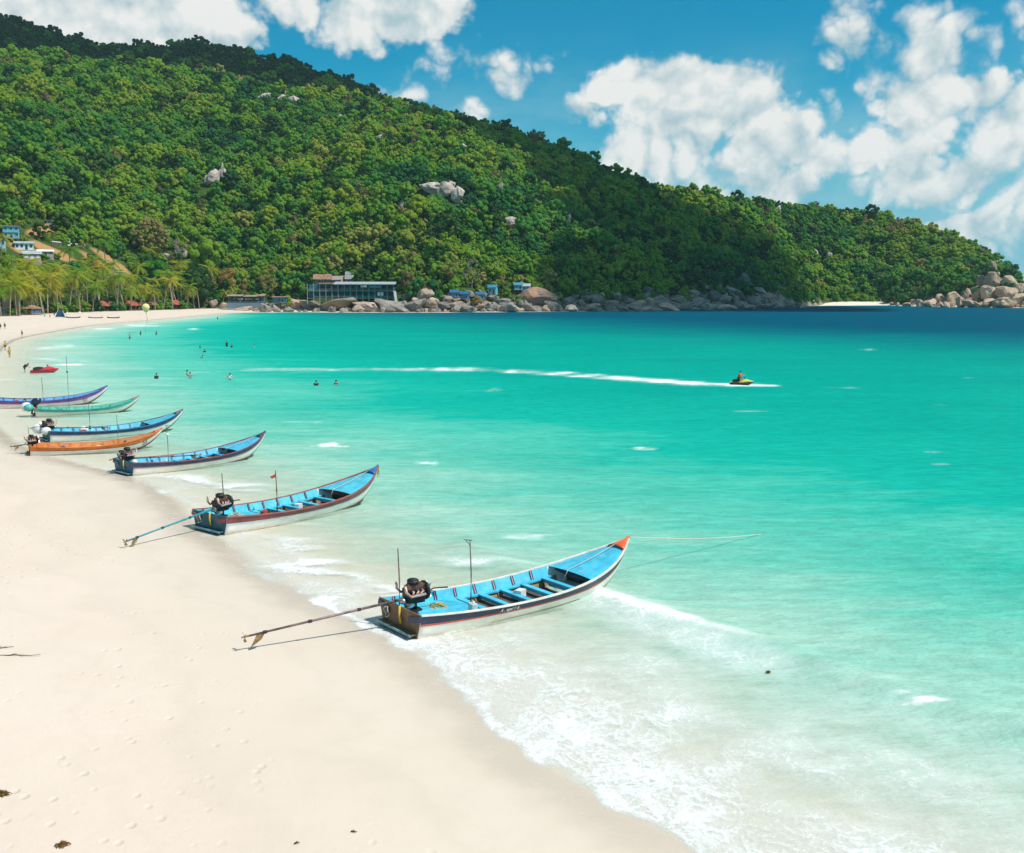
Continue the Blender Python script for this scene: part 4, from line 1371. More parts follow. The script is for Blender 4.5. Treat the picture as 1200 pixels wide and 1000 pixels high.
def make_boat(loc, rz, sc, mats, label, masts=(), letters=(), prop=None, inboard=None, eng=True, eng_x=0.42, thwarts=5, tank=None, bulk=0.70, hold0=0.285, bottom=None, ribbon=None, seed=0, skip_lines=False):
    rn = random.Random(seed)
    root = tag(empty('longtail_boat', loc, rz, sc), label, 'boat', 'longtail boats drawn up along the beach')
    # planking
    m = MB()
    T = [0.0, 0.10, 0.20, 0.32, 0.45, 0.58, 0.70, 0.82, 0.92, 1.0]
    for sgn in (-1, 1):
        m.cur = 0
        m.loft([[h_pt(s, t, sgn) for t in T[2:]] for s in STS])
        m.cur = 1
        m.loft([[h_pt(s, t, sgn) for t in T[:3]] for s in STS])
    m.loft([[h_pt(s, 0, -1), (s * BL, 0, h_keel(s) - 0.05 * (1 - s)), h_pt(s, 0, 1)] for s in STS])
    hull = m.build('hull', [mats['hull'], bottom or M_BOTTOM], root, True)
    sol = hull.modifiers.new('thickness', 'SOLIDIFY')
    sol.thickness = 0.03
    sol.offset = -1
    for sgn in (-1, 1):
        top = 0.985
        MB().loft([[h_pt(s, 0.70, sgn, 0.014), h_pt(s, top, sgn, 0.014)] for s in STS[:44]]).build('sheer_band', mats['band'], root, True)
        MB().loft([[h_pt(s, 0.625, sgn, 0.013), h_pt(s, 0.695, sgn, 0.013)] for s in STS[:43]]).build('stripe', mats['line'], root, True)
        # capping rail
        g = MB()
        rows = []
        for s in STS:
            x, y, z = h_pt(s, 1, sgn)
            ya, yb = y + sgn * 0.035, y - sgn * min(0.055, abs(y) * 0.8)
            rows.append([(x, ya, z - 0.02), (x, ya, z + 0.025), (x, yb, z + 0.025), (x, yb, z - 0.02)])
        g.loft(rows, close=True)
        g.build('gunwale', mats['cap'], root)
        # inside of the bulwark
        MB().loft([[(s * BL, sgn * (h_beam(s) - 0.055), h_sheer(s) - 0.01), (s * BL, sgn * inner_y(s, 0.28), h_sheer(s) - 0.30)] for s in STS if s <= bulk + 0.02]).build('bulwark_lining', mats['deck'], root, True)
        # ledge beside the hold
        led = MB()
        led.loft([[(s * BL, sgn * (inner_y(s, 0.28) + 0.02), h_sheer(s) - 0.29), (s * BL, sgn * (inner_y(s, 0.28) - 0.20), h_sheer(s) - 0.29), (s * BL, sgn * (inner_y(s, 0.28) - 0.20), h_sheer(s) - 0.34)] for s in STS if hold0 - 0.02 <= s <= bulk + 0.02])
        led.build('side_deck', mats['deck'], root)
        # hold lining with planks and frames
        MB().loft([[(s * BL, sgn * (inner_y(s, 0.28) - 0.10), h_sheer(s) - 0.33), (s * BL, sgn * (inner_y(s, 0.4) - 0.16), -0.02)] for s in STS if hold0 - 0.03 <= s <= bulk + 0.03]).build('hold_lining', M_HOLD, root, True)
        s = hold0 + 0.03
        while s < bulk:
            MB().beam((s * BL, sgn * (inner_y(s, 0.28) - 0.13), h_sheer(s) - 0.335), (s * BL, sgn * (inner_y(s, 0.4) - 0.19), 0.0), 0.06, 0.05).build('frame', M_FRAME, root)
            s += 0.05
        # painted rib heads inside the bulwark
        s = 0.05
        while s < bulk + 0.005:
            a = Vector((s * BL, sgn * (h_beam(s) - 0.075), h_sheer(s) - 0.005))
            b = Vector((s * BL, sgn * (inner_y(s, 0.28) - 0.02), h_sheer(s) - 0.28))
            r_ = MB()
            r_.beam(a, b, 0.075, 0.045)
            r_.cur = 1
            r_.beam(a + Vector((-0.03, -sgn * 0.02, 0)), b + Vector((-0.03, -sgn * 0.02, 0)), 0.03, 0.02)
            r_.build('rib', [mats['band'], mats['rib']], root)
            s += 0.083
    # after deck of planks
    n = 6
    for k in range(n):
        d = MB()
        rows = []
        for s in [i / 60 for i in range(0, 61) if 0.012 <= i / 60 <= hold0]:
            w = inner_y(s, 0.28) + 0.02
            y0, y1 = -w + 2 * w * k / n + 0.006, -w + 2 * w * (k + 1) / n - 0.006
            z = h_sheer(s) - 0.285 + rn.uniform(-0.003, 0.003)
            rows.append([(s * BL, y0, z - 0.03), (s * BL, y0, z), (s * BL, y1, z), (s * BL, y1, z - 0.03)])
        d.loft(rows)
        d.build('deck_plank', mats['deck'], root)
    MB().loft([[(s * BL, -inner_y(s, 0.28), h_sheer(s) - 0.32), (s * BL, inner_y(s, 0.28), h_sheer(s) - 0.32)] for s in (0.012, hold0 / 2, hold0)]).build('deck_beam', M_FRAME, root)
    s = hold0
    w = inner_y(s, 0.30)
    MB().add([(s * BL + 0.01, -w, h_sheer(s) - 0.33), (s * BL + 0.01, w, h_sheer(s) - 0.33), (s * BL + 0.01, w * 0.8, -0.05), (s * BL + 0.01, -w * 0.8, -0.05)], [(0, 1, 2, 3)]).build('after_bulkhead', M_HOLD, root)
    MB().loft([[(s * BL, -inner_y(s, 0.3) * 0.9, 0.02), (s * BL, inner_y(s, 0.3) * 0.9, 0.02)] for s in STS if hold0 - 0.03 <= s <= bulk + 0.12]).build('hold_floor', M_HOLDFLOOR, root)
    for k in range(thwarts):
        s = hold0 + 0.012 + (bulk - 0.045 - hold0) * k / (thwarts - 1)
        w = inner_y(s, 0.28) - 0.17
        MB().box((s * BL, 0, h_sheer(s) - 0.285), (0.20, 2 * w, 0.05)).box((s * BL, 0, h_sheer(s) - 0.36), (0.06, 2 * w, 0.12)).build('thwart', mats['deck'], root)
    # forward bulkhead, fore deck, bow cap
    s = bulk + 0.03
    w = h_beam(s) - 0.06
    zt = h_sheer(s)
    b = MB()
    b.add([(s * BL, -w, zt - 0.02), (s * BL - 0.12, -w * 0.5, zt - 0.06), (s * BL - 0.16, 0, zt - 0.07), (s * BL - 0.12, w * 0.5, zt - 0.06), (s * BL, w, zt - 0.02),
           (s * BL + 0.02, w * 0.9, zt - 0.20), (s * BL - 0.10, 0, zt - 0.24), (s * BL + 0.02, -w * 0.9, zt - 0.20)], [(0, 1, 2, 6, 7), (2, 3, 4, 5, 6)])
    b.build('bulkhead_beam', mats['band'], root)
    ww = inner_y(s, 0.5)
    MB().add([(s * BL + 0.35, -ww, zt - 0.15), (s * BL + 0.35, ww, zt - 0.15), (s * BL + 0.35, ww * 0.8, -0.05), (s * BL + 0.35, -ww * 0.8, -0.05)], [(0, 1, 2, 3)]).build('forward_bulkhead', M_HOLDFLOOR, root)
    n = 6
    for k in range(n):
        d = MB()
        rows = []
        for s in [bulk + 0.012 + (0.955 - bulk - 0.012) * i / 14 for i in range(15)]:
            w = h_beam(s) - 0.05
            y0, y1 = -w + 2 * w * k / n + 0.004, -w + 2 * w * (k + 1) / n - 0.004
            cam_ = lambda y: 0.05 * (1 - (y / max(w, 0.01)) ** 2) - 0.035
            z = h_sheer(s)
            rows.append([(s * BL, y0, z + cam_(y0) - 0.03), (s * BL, y0, z + cam_(y0)), (s * BL, y1, z + cam_(y1)), (s * BL, y1, z + cam_(y1) - 0.03)])
        d.loft(rows)
        d.build('foredeck_plank', mats['deck'], root)
    c = MB()
    rows = []
    for i in range(9):
        s = 0.935 + 0.067 * i / 8
        sc_ = min(s, 1.0)
        w = h_beam(sc_) - 0.035 if i < 8 else 0.02
        w = max(w, 0.02)
        z = h_sheer(sc_) + 0.045
        rows.append([(s * BL, -w, z - 0.05), (s * BL, -w * 0.6, z + 0.01), (s * BL, 0, z + 0.035), (s * BL, w * 0.6, z + 0.01), (s * BL, w, z - 0.05)])
    c.loft(rows)
    cap = c.build('bow_cap', mats['bow'], root, True)
    cap.modifiers.new('thickness', 'SOLIDIFY').thickness = 0.03
    # transom, splash step
    tm = MB()
    n0 = [h_pt(0, t, -1) for t in T]
    n1 = [h_pt(0, t, 1) for t in T]
    rows = [[(-0.012, a[1] * 0.985, a[2]), (-0.012, b_[1] * 0.985, b_[2])] for a, b_ in zip(n0, n1)]
    tm.loft(rows)
    tr = tm.build('transom', mats['transom'], root)
    tr.modifiers.new('thickness', 'SOLIDIFY').thickness = 0.05
    for sgn in (-1, 1):
        MB().beam((-0.04, sgn * 0.55, 0.48), (-0.04, sgn * 1.20, 0.64), 0.03, 0.17).build('quarter_panel', mats['band'], root)
    MB().box((-0.13, 0, 0.12), (0.22, 1.9, 0.05)).build('stern_step', mats['transom'], root)
    MB().box((-0.255, 0, 0.12), (0.03, 1.94, 0.07)).build('step_edge', plain('worn_step_paint', (0.16, 0.33, 0.36), 0.6, vary=0.3, scale=6.0), root)
    for sgn in (-1, 1):
        MB().beam((-0.02, sgn * 0.8, -0.04), (-0.22, sgn * 0.8, 0.09), 0.05, 0.05).build('step_bracket', M_FRAME, root)
    MB().tube([(-0.06, -0.10, 0.80), (-0.10, -0.12, 0.55), (-0.07, -0.16, 0.28)], 0.035, 7).build('strap', M_YROPE, root, True)
    cl = MB()
    for k in range(26):
        a = k * 0.5
        cl.tube([(-0.10 - 0.04 * math.sin(a * 3), 0.62 + 0.13 * math.cos(a), 0.45 + 0.16 * math.sin(a)), (-0.10 - 0.04 * math.sin((a + 0.5) * 3), 0.62 + 0.13 * math.cos(a + 0.5), 0.45 + 0.16 * math.sin(a + 0.5))], 0.012, 5, False)
    cl.build('rope_coil', M_ROPE, root)
    # engine and drive
    if eng:
        e_z = h_sheer(0.045) - 0.285 + 0.20
        ang = 0.0
        if prop:
            ang = math.atan2(-(prop[1] - 0.12), -(prop[0] - eng_x))
        if inboard:
            ang = inboard[2]
        engine(root, (eng_x, 0.12, e_z), ang)
        hd = Vector((math.cos(ang), math.sin(ang), 0))
        a = Vector((eng_x, 0.12, e_z + 0.28)) - hd * 0.42
        if prop:
            tail(root, a, prop[:3], M_SHAFTBLUE if len(prop) > 3 else M_SHAFT)
        if inboard:
            tail(root, Vector((eng_x + 0.1, 0.12, e_z + 0.20)), Vector((inboard[0], inboard[1], h_sheer(0.4) + 0.12)), M_SHAFT)
    # poles
    for (mx, my, zt, kind) in masts:
        zb = h_sheer(mx / BL) - 0.30
        p = MB()
        p.tube([(mx, my, zb), (mx + 0.02, my, zb + (zt - zb) * 0.5), (mx - 0.02, my, zt)], [0.03, 0.024, 0.018], 8)
        po = p.build('pole', M_POLE, root, True)
        if kind == 'cross':
            MB().tube([(mx - 0.22, my + 0.06, zt + 0.03), (mx + 0.06, my, zt - 0.02)], 0.016, 7).tube([(mx - 0.15, my + 0.04, zt), (mx - 0.01, my, zt - 0.18)], 0.012, 6).build('crossbar', M_POLE, po)
        elif kind == 'flag':
            MB().add([(mx - 0.02, my, zt - 0.12), (mx - 0.02, my, zt - 0.30), (mx - 0.20, my + 0.05, zt - 0.34), (mx - 0.30, my + 0.05, zt - 0.24), (mx - 0.16, my + 0.02, zt - 0.20)], [(0, 1, 2, 3, 4)]).build('flag', M_FLAG, po)
            MB().tube([(mx + 0.03, my, zb + 0.8), (mx + 0.04, my + 0.03, zb + 1.0)], 0.045, 7).build('lashing', M_YROPE, po)
        elif kind == 'knob':
            MB().ball((mx, my, zb + 0.42), (0.10, 0.10, 0.13), 8, 6).build('lamp', M_BLACK, po, True)
        elif kind == 'float':
            MB().ball((mx, my, zt - 0.55), 0.10, 8, 6).build('float', M_TANK, po, True)
            MB().tube([(mx - 0.12, my, zt - 0.01), (mx + 0.12, my, zt)], 0.02, 6).build('crossbar', M_POLE, po)
        elif kind == 'thin':
            pass
        elif kind == 'lantern':
            MB().box((mx, my, zt - 1.5), (0.16, 0.1, 0.14)).build('lamp', M_BLACK, po)
            MB().box((mx - 0.01, my, zt - 0.3), (0.05, 0.05, 0.6)).build('pole_head', plain('violet_paint', (0.16, 0.13, 0.30), 0.6), po)
    if tank:
        for (tx, ty, r_, mt) in tank:
            MB().ball((tx, ty, h_sheer(max(0, tx) / BL) - 0.285 + r_ * 0.8), (r_ * 1.1, r_, r_ * 0.9), 10, 8).build('plastic_tank', mt, root, True)
    for (txt, s, t, sgn, size, mat, sh) in letters:
        text_mesh(txt, size, mat, 'lettering', root, side_matrix(s, t, sgn), shear=sh)
    if ribbon:
        rb = MB()
        for k in range(5):
            a = k * 1.25
            rb.tube([(BL * 0.985, 0, Z_BOW - 0.02), (BL * 0.985 + 0.14, 0.09 * math.cos(a), Z_BOW - 0.1 + 0.09 * math.sin(a)), (BL * 0.985 + 0.12, 0.12 * math.cos(a), Z_BOW - 0.34 - 0.05 * k)], [0.03, 0.05, 0.02], 6)
        rb.build('bow_ribbon', ribbon, root)
    # rope lying over the fore deck to the bow
    r0 = [(bulk * BL - 0.1, 0.12, h_sheer(bulk) - 0.30), ((bulk + 0.01) * BL, 0.10, h_sheer(bulk + 0.03) + 0.03), (0.84 * BL, 0.18, h_sheer(0.84) + 0.05), (0.95 * BL, 0.08, h_sheer(0.95) + 0.09), (BL * 0.995, 0, Z_BOW + 0.07)]
    MB().tube(r0, 0.014, 6).build('painter_rope', M_ROPE, root, True)
    # gear lying about in the boat
    jc = MB().box((hold0 * BL - 0.45, -0.62, h_sheer(hold0) - 0.285 + 0.17), (0.30, 0.18, 0.30), 0.4 + seed)
    jc.tube([(hold0 * BL - 0.45, -0.62, h_sheer(hold0) - 0.285 + 0.32), (hold0 * BL - 0.40, -0.60, h_sheer(hold0) - 0.285 + 0.38)], 0.035, 7)
    jc.build('jerry_can', plain(f'can_plastic_{seed % 3}', [(0.50, 0.05, 0.03), (0.60, 0.62, 0.60), (0.05, 0.16, 0.40)][seed % 3], 0.5), root)
    nt = MB()
    for k in range(40):
        a, q = rn.uniform(0, 6.28), rn.uniform(0, 1) ** 0.5 * 0.34
        p_ = Vector((hold0 * BL - 1.1 + q * math.cos(a), 0.45 + q * 0.8 * math.sin(a), h_sheer(hold0) - 0.285 + 0.02 + 0.20 * (1 - q / 0.36) * rn.uniform(0.5, 1)))
        d_ = Vector((rn.uniform(-1, 1), rn.uniform(-1, 1), rn.uniform(-0.3, 0.3))).normalized() * 0.12
        nt.tube([p_ - d_, p_ + Vector((0, 0, 0.03)), p_ + d_], 0.013, 5, False)
    nt.build('rope_heap', [M_ROPE, M_YROPE, plain('green_net', (0.05, 0.22, 0.18), 0.9)][seed % 3], root)
    for k in range(3):
        a = k * 2.1 + seed
        bx = (hold0 + 0.12 + k * 0.1) * BL
        if k == 1 and seed % 2:
            MB().box((bx, 0.25, 0.20), (0.35, 0.25, 0.30), 0.4).build('crate', M_TANK, root)
    return root


TEAL = (0.055, 0.50, 0.70)
NAVY = (0.018, 0.030, 0.085)
C1 = dict(hull=(0.88, 0.85, 0.75), band=NAVY, line=(0.62, 0.11, 0.07), deck=TEAL, cap=(0.78, 0.74, 0.66), bow=(0.72, 0.11, 0.025), rib=(0.62, 0.30, 0.28), transom=(0.20, 0.12, 0.055))
C2 = dict(hull=(0.88, 0.84, 0.79), band=(0.24, 0.055, 0.055), line=(0.50, 0.66, 0.74), deck=(0.065, 0.50, 0.66), cap=(0.32, 0.10, 0.09), bow=(0.03, 0.13, 0.34), rib=(0.03, 0.15, 0.24), transom=(0.03, 0.12, 0.16))
C3 = dict(hull=(0.88, 0.82, 0.77), band=(0.030, 0.045, 0.11), line=(0.52, 0.26, 0.26), deck=(0.05, 0.45, 0.68), cap=(0.28, 0.07, 0.09), bow=(0.035, 0.06, 0.10), rib=(0.05, 0.28, 0.45), transom=(0.03, 0.14, 0.20))
C4 = dict(hull=(0.76, 0.74, 0.68), band=(0.66, 0.17, 0.025), line=(0.40, 0.09, 0.03), deck=(0.66, 0.20, 0.035), cap=(0.70, 0.22, 0.05), bow=(0.66, 0.09, 0.04), rib=(0.55, 0.2, 0.06), transom=(0.45, 0.12, 0.03))
C5 = dict(hull=(0.88, 0.84, 0.79), band=(0.018, 0.045, 0.13), line=(0.50, 0.34, 0.40), deck=(0.05, 0.46, 0.64), cap=(0.04, 0.16, 0.30), bow=(0.20, 0.10, 0.10), rib=(0.03, 0.16, 0.3), transom=(0.02, 0.20, 0.20))
C6 = dict(hull=(0.78, 0.72, 0.62), band=(0.05, 0.42, 0.32), line=(0.45, 0.60, 0.52), deck=(0.07, 0.48, 0.38), cap=(0.09, 0.42, 0.34), bow=(0.38, 0.10, 0.08), rib=(0.03, 0.22, 0.2), transom=(0.25, 0.05, 0.04))
C7 = dict(hull=(0.80, 0.72, 0.72), band=(0.20, 0.07, 0.33), line=(0.58, 0.20, 0.34), deck=(0.10, 0.36, 0.72), cap=(0.06, 0.10, 0.30), bow=(0.05, 0.06, 0.26), rib=(0.05, 0.12, 0.3), transom=(0.12, 0.06, 0.2))
G0 = 0.03
boat1 = make_boat((-3.345, 29.60, G0), 0.655, 0.99, boat_mats('first', C1), 'nearest longtail boat with turquoise deck, navy band and orange bow tip', seed=1,
                  masts=[(2.72, 0.15, 2.36, 'cross'), (0.16, 0.30, 2.45, 'thin')], prop=(-4.62, 0.46, 0.66), letters=[('A . ngel 1 6 .', 0.335, 0.845, -1, 0.155, M_LETTER, 0.35)], eng_x=0.60)
boat2 = make_boat((-12.80, 42.52, G0), 0.893, 1.032, boat_mats('second', C2), 'turquoise longtail boat with maroon band, blue drive shaft and yellow bow ribbon', seed=3,
                  masts=[(3.5, 0.1, 2.05, 'flag'), (0.75, 0.1, 2.3, 'thin')], prop=(-4.05, -0.62, 0.46, True), bottom=M_REDBOTTOM, ribbon=M_GOLDRIBBON, eng_x=0.66)
boat3 = make_boat((-21.73, 56.58, G0), 0.83, 0.983, boat_mats('third', C3), 'turquoise longtail boat with dark blue band and long shaft laid inboard', seed=4,
                  masts=[(2.8, 0.1, 2.5, 'float')], inboard=(4.4, -0.55, math.pi + 0.15), bottom=M_BOTTOM, eng_x=0.25, tank=[(0.9, 0.5, 0.17, M_TANK)])
boat4 = make_boat((-30.22, 63.54, G0), 0.422, 0.832, boat_mats('fourth', C4), 'orange longtail boat carrying number 33 in front of the blue one', seed=5,
                  masts=[(6.2, 0.1, 2.7, 'thin'), (-0.05, 0.2, 2.1, 'thin')], eng_x=0.15, letters=[('33', 0.85, 0.50, -1, 0.46, plain('dark_lettering', (0.015, 0.06, 0.12), 0.5), 0.15)], bottom=M_REDBOTTOM, inboard=(-1.2, 0.4, 0.3))
boat5 = make_boat((-32.04, 69.80, G0), 0.648, 1.003, boat_mats('fifth', C5), 'blue longtail boat with dark lamp pole beyond the orange boat', seed=6,
                  masts=[(2.9, 0.1, 2.45, 'knob')], eng_x=0.2, inboard=(4.0, -0.4, math.pi + 0.12), tank=[(-0.35, 0.45, 0.40, M_TANK), (-0.1, -0.5, 0.30, M_TANK), (2.5, 0.2, 0.3, M_TANK)])
boat6 = make_boat((-39.57, 84.48, G0), 0.433, 0.86, boat_mats('sixth', C6), 'green longtail boat with dark outboard motor and very tall thin pole', seed=8,
                  masts=[(3.0, 0.1, 5.6, 'lantern')], eng=False, bottom=M_FRAME, tank=[(-0.55, -0.5, 0.42, M_TEALTANK), (-0.75, 0.1, 0.48, M_TANK)])
boat7 = make_boat((-46.54, 90.27, G0), 0.436, 1.056, boat_mats('seventh', C7), 'violet and blue longtail boat numbered 07, farthest along the beach', seed=9,
                  masts=[(4.3, 0.1, 2.4, 'thin')], letters=[('07', 0.80, 0.52, -1, 0.42, plain('red_lettering', (0.50, 0.05, 0.05), 0.5), 0.0)], eng_x=0.3, bottom=M_FRAME, inboard=(3.2, -0.3, math.pi + 0.1))
# outboard motor of the green boat
ob = MB()
rows = []
for i, (z, a, b) in enumerate([(0.95, 0.22, 0.16), (1.10, 0.42, 0.24), (1.35, 0.48, 0.27), (1.55, 0.42, 0.24), (1.66, 0.22, 0.14)]):
    rows.append([(0.05 + a * math.cos(2 * math.pi * k / 12) + (z - 1.2) * 0.35, b * math.sin(2 * math.pi * k / 12), z) for k in range(12)])
ob.loft(rows, close=True)
om = ob.build('outboard_motor', plain('motor_cowl', (0.015, 0.025, 0.055), 0.3, vary=0.1), boat6, True)
MB().tube([(0.0, 0, 1.0), (-0.25, 0, 0.5), (-0.35, 0, 0.15)], [0.12, 0.09, 0.07], 9).build('motor_leg', M_BLACK, om, True)
MB().box((0.12, 0, 0.75), (0.16, 0.34, 0.34)).build('clamp', plain('red_clamp_paint', (0.30, 0.04, 0.04), 0.5), om)

# mooring line from the nearest bow out to the water
P0 = boat1.matrix_basis @ Vector((BL * 0.995, 0, Z_BOW + 0.05))
P1 = Vector((10.6, 42.3, -0.05))
pts = [P0.lerp(P1, i / 16) + Vector((0, 0, -0.12 * math.sin(math.pi * i / 16))) for i in range(17)]
tag(MB().tube(pts, 0.016, 6).build('mooring_line', M_ROPE, smooth=True), 'thin pale mooring line running from the orange bow tip out to sea', 'rope')

# ------------------------------------------------------------------ boulders
def mat_rock(name, a, b, c):
    m = bpy.data.materials.new(name)
    m.use_nodes = True
    t = NT(m.node_tree)
    bs = t.n['Principled BSDF']
    tc = t.node('ShaderNodeTexCoord').outputs['Object']
    oi = t.node('ShaderNodeObjectInfo').outputs['Random']
    p = t.vmath('ADD', tc, t.vmath('MULTIPLY', oi, (17.0, 31.0, 9.0)))
    n = t.noise(t.scaled(p, (1.2, 1.2, 3.0)), 1.3, 6, 0.7)
    n2 = t.noise(p, 4.5, 5, 0.7)
    col = t.mix(t.smooth(n, 0.34, 0.62), a, b)
    col = t.mix(t.math('MULTIPLY', t.smooth(n2, 0.52, 0.7), 0.7), col, c)
    col = t.mix(1.0, col, t.math('MULTIPLY_ADD', oi, 0.5, 0.75), 'MULTIPLY')
    t.l.new(col, bs.inputs['Base Color'])
    bs.inputs['Roughness'].default_value = 0.9
    bs.inputs['Specular IOR Level'].default_value = 0.15
    t.l.new(t.bump(t.math('ADD', n, t.math('MULTIPLY', n2, 0.5)), 0.9, 0.25), bs.inputs['Normal'])
    return m


ROCK_MATS = {'g': mat_rock('grey_rock', (0.33, 0.29, 0.25), (0.17, 0.155, 0.14), (0.08, 0.075, 0.07)), 'p': mat_rock('pink_rock', (0.50, 0.36, 0.27), (0.34, 0.26, 0.20), (0.14, 0.11, 0.09)),
             'b': mat_rock('beige_rock', (0.52, 0.38, 0.26), (0.40, 0.30, 0.22), (0.16, 0.125, 0.10)), 'd': mat_rock('dark_rock', (0.20, 0.19, 0.17), (0.12, 0.115, 0.11), (0.06, 0.06, 0.055)),
             'r': mat_rock('rusty_rock', (0.40, 0.20, 0.12), (0.26, 0.21, 0.175), (0.12, 0.11, 0.10)), 'h': mat_rock('hill_rock', (0.58, 0.48, 0.42), (0.38, 0.31, 0.27), (0.15, 0.12, 0.11))}
ROCK_MATS['f'] = ROCK_MATS['p']
ROCK_MATS['s'] = ROCK_MATS['g']


def rock_mesh(seed, mat):
    r = np.random.default_rng(seed)
    bm = bmesh.new()
    bmesh.ops.create_icosphere(bm, subdivisions=3, radius=1.0)
    v = np.array([q.co[:] for q in bm.verts])
    # split planes give flat faces and edges
    for k in range(15):
        n = r.normal(size=3)
        n /= np.linalg.norm(n)
        d = r.uniform(0.50, 0.84)
        ex = np.maximum(v @ n - d, 0)
        v -= ex[:, None] * n * 0.93
    for sc, am in ((1.6, 0.12), (4.6, 0.10)):
        o = r.uniform(-50, 50, 3)
        v *= (1 + am * (fbm(v[:, 0] * sc + o[0] + v[:, 2] * 1.3, v[:, 1] * sc + o[1] - v[:, 2], int(o[2]), 3)) * 2)[:, None]
    for q, co in zip(bm.verts, v):
        q.co = co
    me = bpy.data.meshes.new('boulder')
    bm.to_mesh(me)
    bm.free()
    me.materials.append(mat)
    me.polygons.foreach_set('use_smooth', [False] * len(me.polygons))
    return me


ROCKS = {}
for ki, k in enumerate('gpbdrhfs'):
    ROCKS[k] = [rock_mesh(500 + ki * 10 + j, ROCK_MATS[k]) for j in range(4)]
rr = random.Random(77)
KWORD = {'g': 'grey', 'p': 'pinkish', 'b': 'beige', 'd': 'large dark', 'r': 'rust-topped rounded', 'f': 'low flat', 's': 'tilted grey slab', 'h': 'pale'}
shore_seen = {}
for i, (x, y, z, r, h, k) in enumerate(SHORE_ROCKS):
    b = x / y
    if b < -0.20:
        where = 'below the terrace bar'
    elif b < -0.095:
        where = 'below the long stilt restaurant'
    elif b < -0.02:
        where = 'below the blue huts'
    elif b < 0.05:
        where = 'under the double blue hut'
    elif b < 0.20:
        where = 'in the shaded boulder heap'
    elif b < 0.29:
        where = 'at the dark rocky point'
    else:
        where = 'on the far right headland'
    key = (KWORD[k], where)
    shore_seen.setdefault(key, []).append(i)
for key, ids in shore_seen.items():
    ids.sort(key=lambda j: SHORE_ROCKS[j][0] / SHORE_ROCKS[j][1])
    for n_, i in enumerate(ids):
        x, y, z, r, h, k = SHORE_ROCKS[i]
        col, where = key
        label = f'{col} boulder {where}' if len(ids) == 1 else f'{rank_word[n_]} {col} boulder {where}, counting from the left'
        flat = k in 'fps'
        o = link('boulder', ROCKS[k][i % 4], None, (x, y + r * 0.2, z + h * (0.40 if k != 'p' else 0.34)), (rr.uniform(-0.25, 0.25), (rr.uniform(0.35, 0.75) if k == 's' else rr.uniform(-0.3, 0.45)), rr.uniform(-0.5, 0.5)),
                 (r * 1.02, r * rr.uniform(0.7, 1.1), h * (0.66 if k not in 'sp' else 0.45 if k == 's' else 0.58)))
        tag(o, label, 'boulder', f'boulders {where}')
# smaller stones washed in between
small = []
for b0, b1, n_ in ((-0.25, -0.10, 40), (-0.10, 0.05, 60), (0.05, 0.275, 125), (0.385, 0.505, 50)):
    for _ in range(n_):
        b = rr.uniform(b0, b1)
        ys = np.arange(540, 960, 1.5)
        sdv = shore_dist(b * ys, ys)
        yi = ys[np.argmax(sdv < -0.5)] + rr.uniform(0, 1) ** 2.2 * np.interp(b, [-0.3, 0.05, 0.2, 0.26, 0.4, 0.5], [10, 26, 55, 60, 30, 50])
        small.append((b * yi, yi, ground_z(b * yi, yi), rr.choice([rr.uniform(0.9, 2.2), rr.uniform(1.6, 4.2)])))
small.sort(key=lambda q: q[0] / q[1])
stone_seen = {}
for i, (x, y, z, r) in enumerate(small):
    k = 'b' if x / y > 0.35 else ('p' if (i % 3 == 0) else 'g')
    if x / y > 0.05 and x / y < 0.35 and i % 2:
        k = 'g'
    o = link('stone', ROCKS[k][i % 4], None, (x, y, z + r * 0.25), (rr.uniform(-0.5, 0.5), rr.uniform(-0.2, 0.7), rr.uniform(0, 3)), (r * 1.2, r, r * rr.uniform(0.6, 0.9)))
    zone = 'below the waterfront buildings' if x / y < -0.10 else ('around the blue huts' if x / y < 0.05 else ('in the shaded boulder heap' if x / y < 0.16 else 'at the dark rocky point' if x / y < 0.35 else 'at the far right headland'))
    cw = 'beige' if k == 'b' else 'pinkish' if k == 'p' else 'grey'
    stone_seen[(cw, zone)] = stone_seen.get((cw, zone), 0) + 1
    tag(o, f'{rank_word[stone_seen[(cw, zone)] - 1]} small {cw} stone {zone}, counting from the left', 'stone', f'small {cw} stones {zone}')
# rock faces standing out of the trees
hill_labels = ['large split rock face half way up the left hill', 'pale right half of the split rock on the left hill', 'thin bare white trunk-like spike beside the split rock', 'left pale dome of the rocks under the ridge', 'middle grey dome of the rocks under the ridge', 'right pink rock under the ridge',
               'small upright stone between the rocks under the ridge', 'long grey left end of the mid-hill cliff', 'broad middle of the mid-hill cliff', 'bright right end of the mid-hill cliff', 'top stone behind the mid-hill cliff', 'upright pale rock right of the mid-hill cliff',
               'small grey rock left of the mid-hill cliff', 'pink bare slab at the edge of the cloud shade', 'small pale rock high on the slope below the ridge', 'small pale rock below the middle ridge', 'small rock among trees right of the ridge rocks', 'narrow pale rock in the shaded wood', 'small pale rock above the narrow one in the shaded wood',
               'white rock high on the far headland', 'grey rock left in the far headland wood', 'grey rock right in the far headland wood', 'tiny pale rock high in the shaded wood', 'pale rock left of the bare grey tree', 'pale rock right of the bare grey tree', 'flat pale rock below the brown domed tree']
for i, (x, y, z, r, h, k) in enumerate(HILL_ROCKS):
    thin = r < 1.2 and h > 8
    o = link('rock_outcrop', ROCKS[k][i % 4], None, (x, y, z + h * 0.32 + 1.0), (rr.uniform(-0.2, 0.2), rr.uniform(-0.15, 0.3), rr.uniform(-0.4, 0.4)), (r * 1.15, max(r, 2.0), h * 0.60 + 1.4))
    tag(o, hill_labels[i], 'rock', 'rocks standing out of the hillside trees')

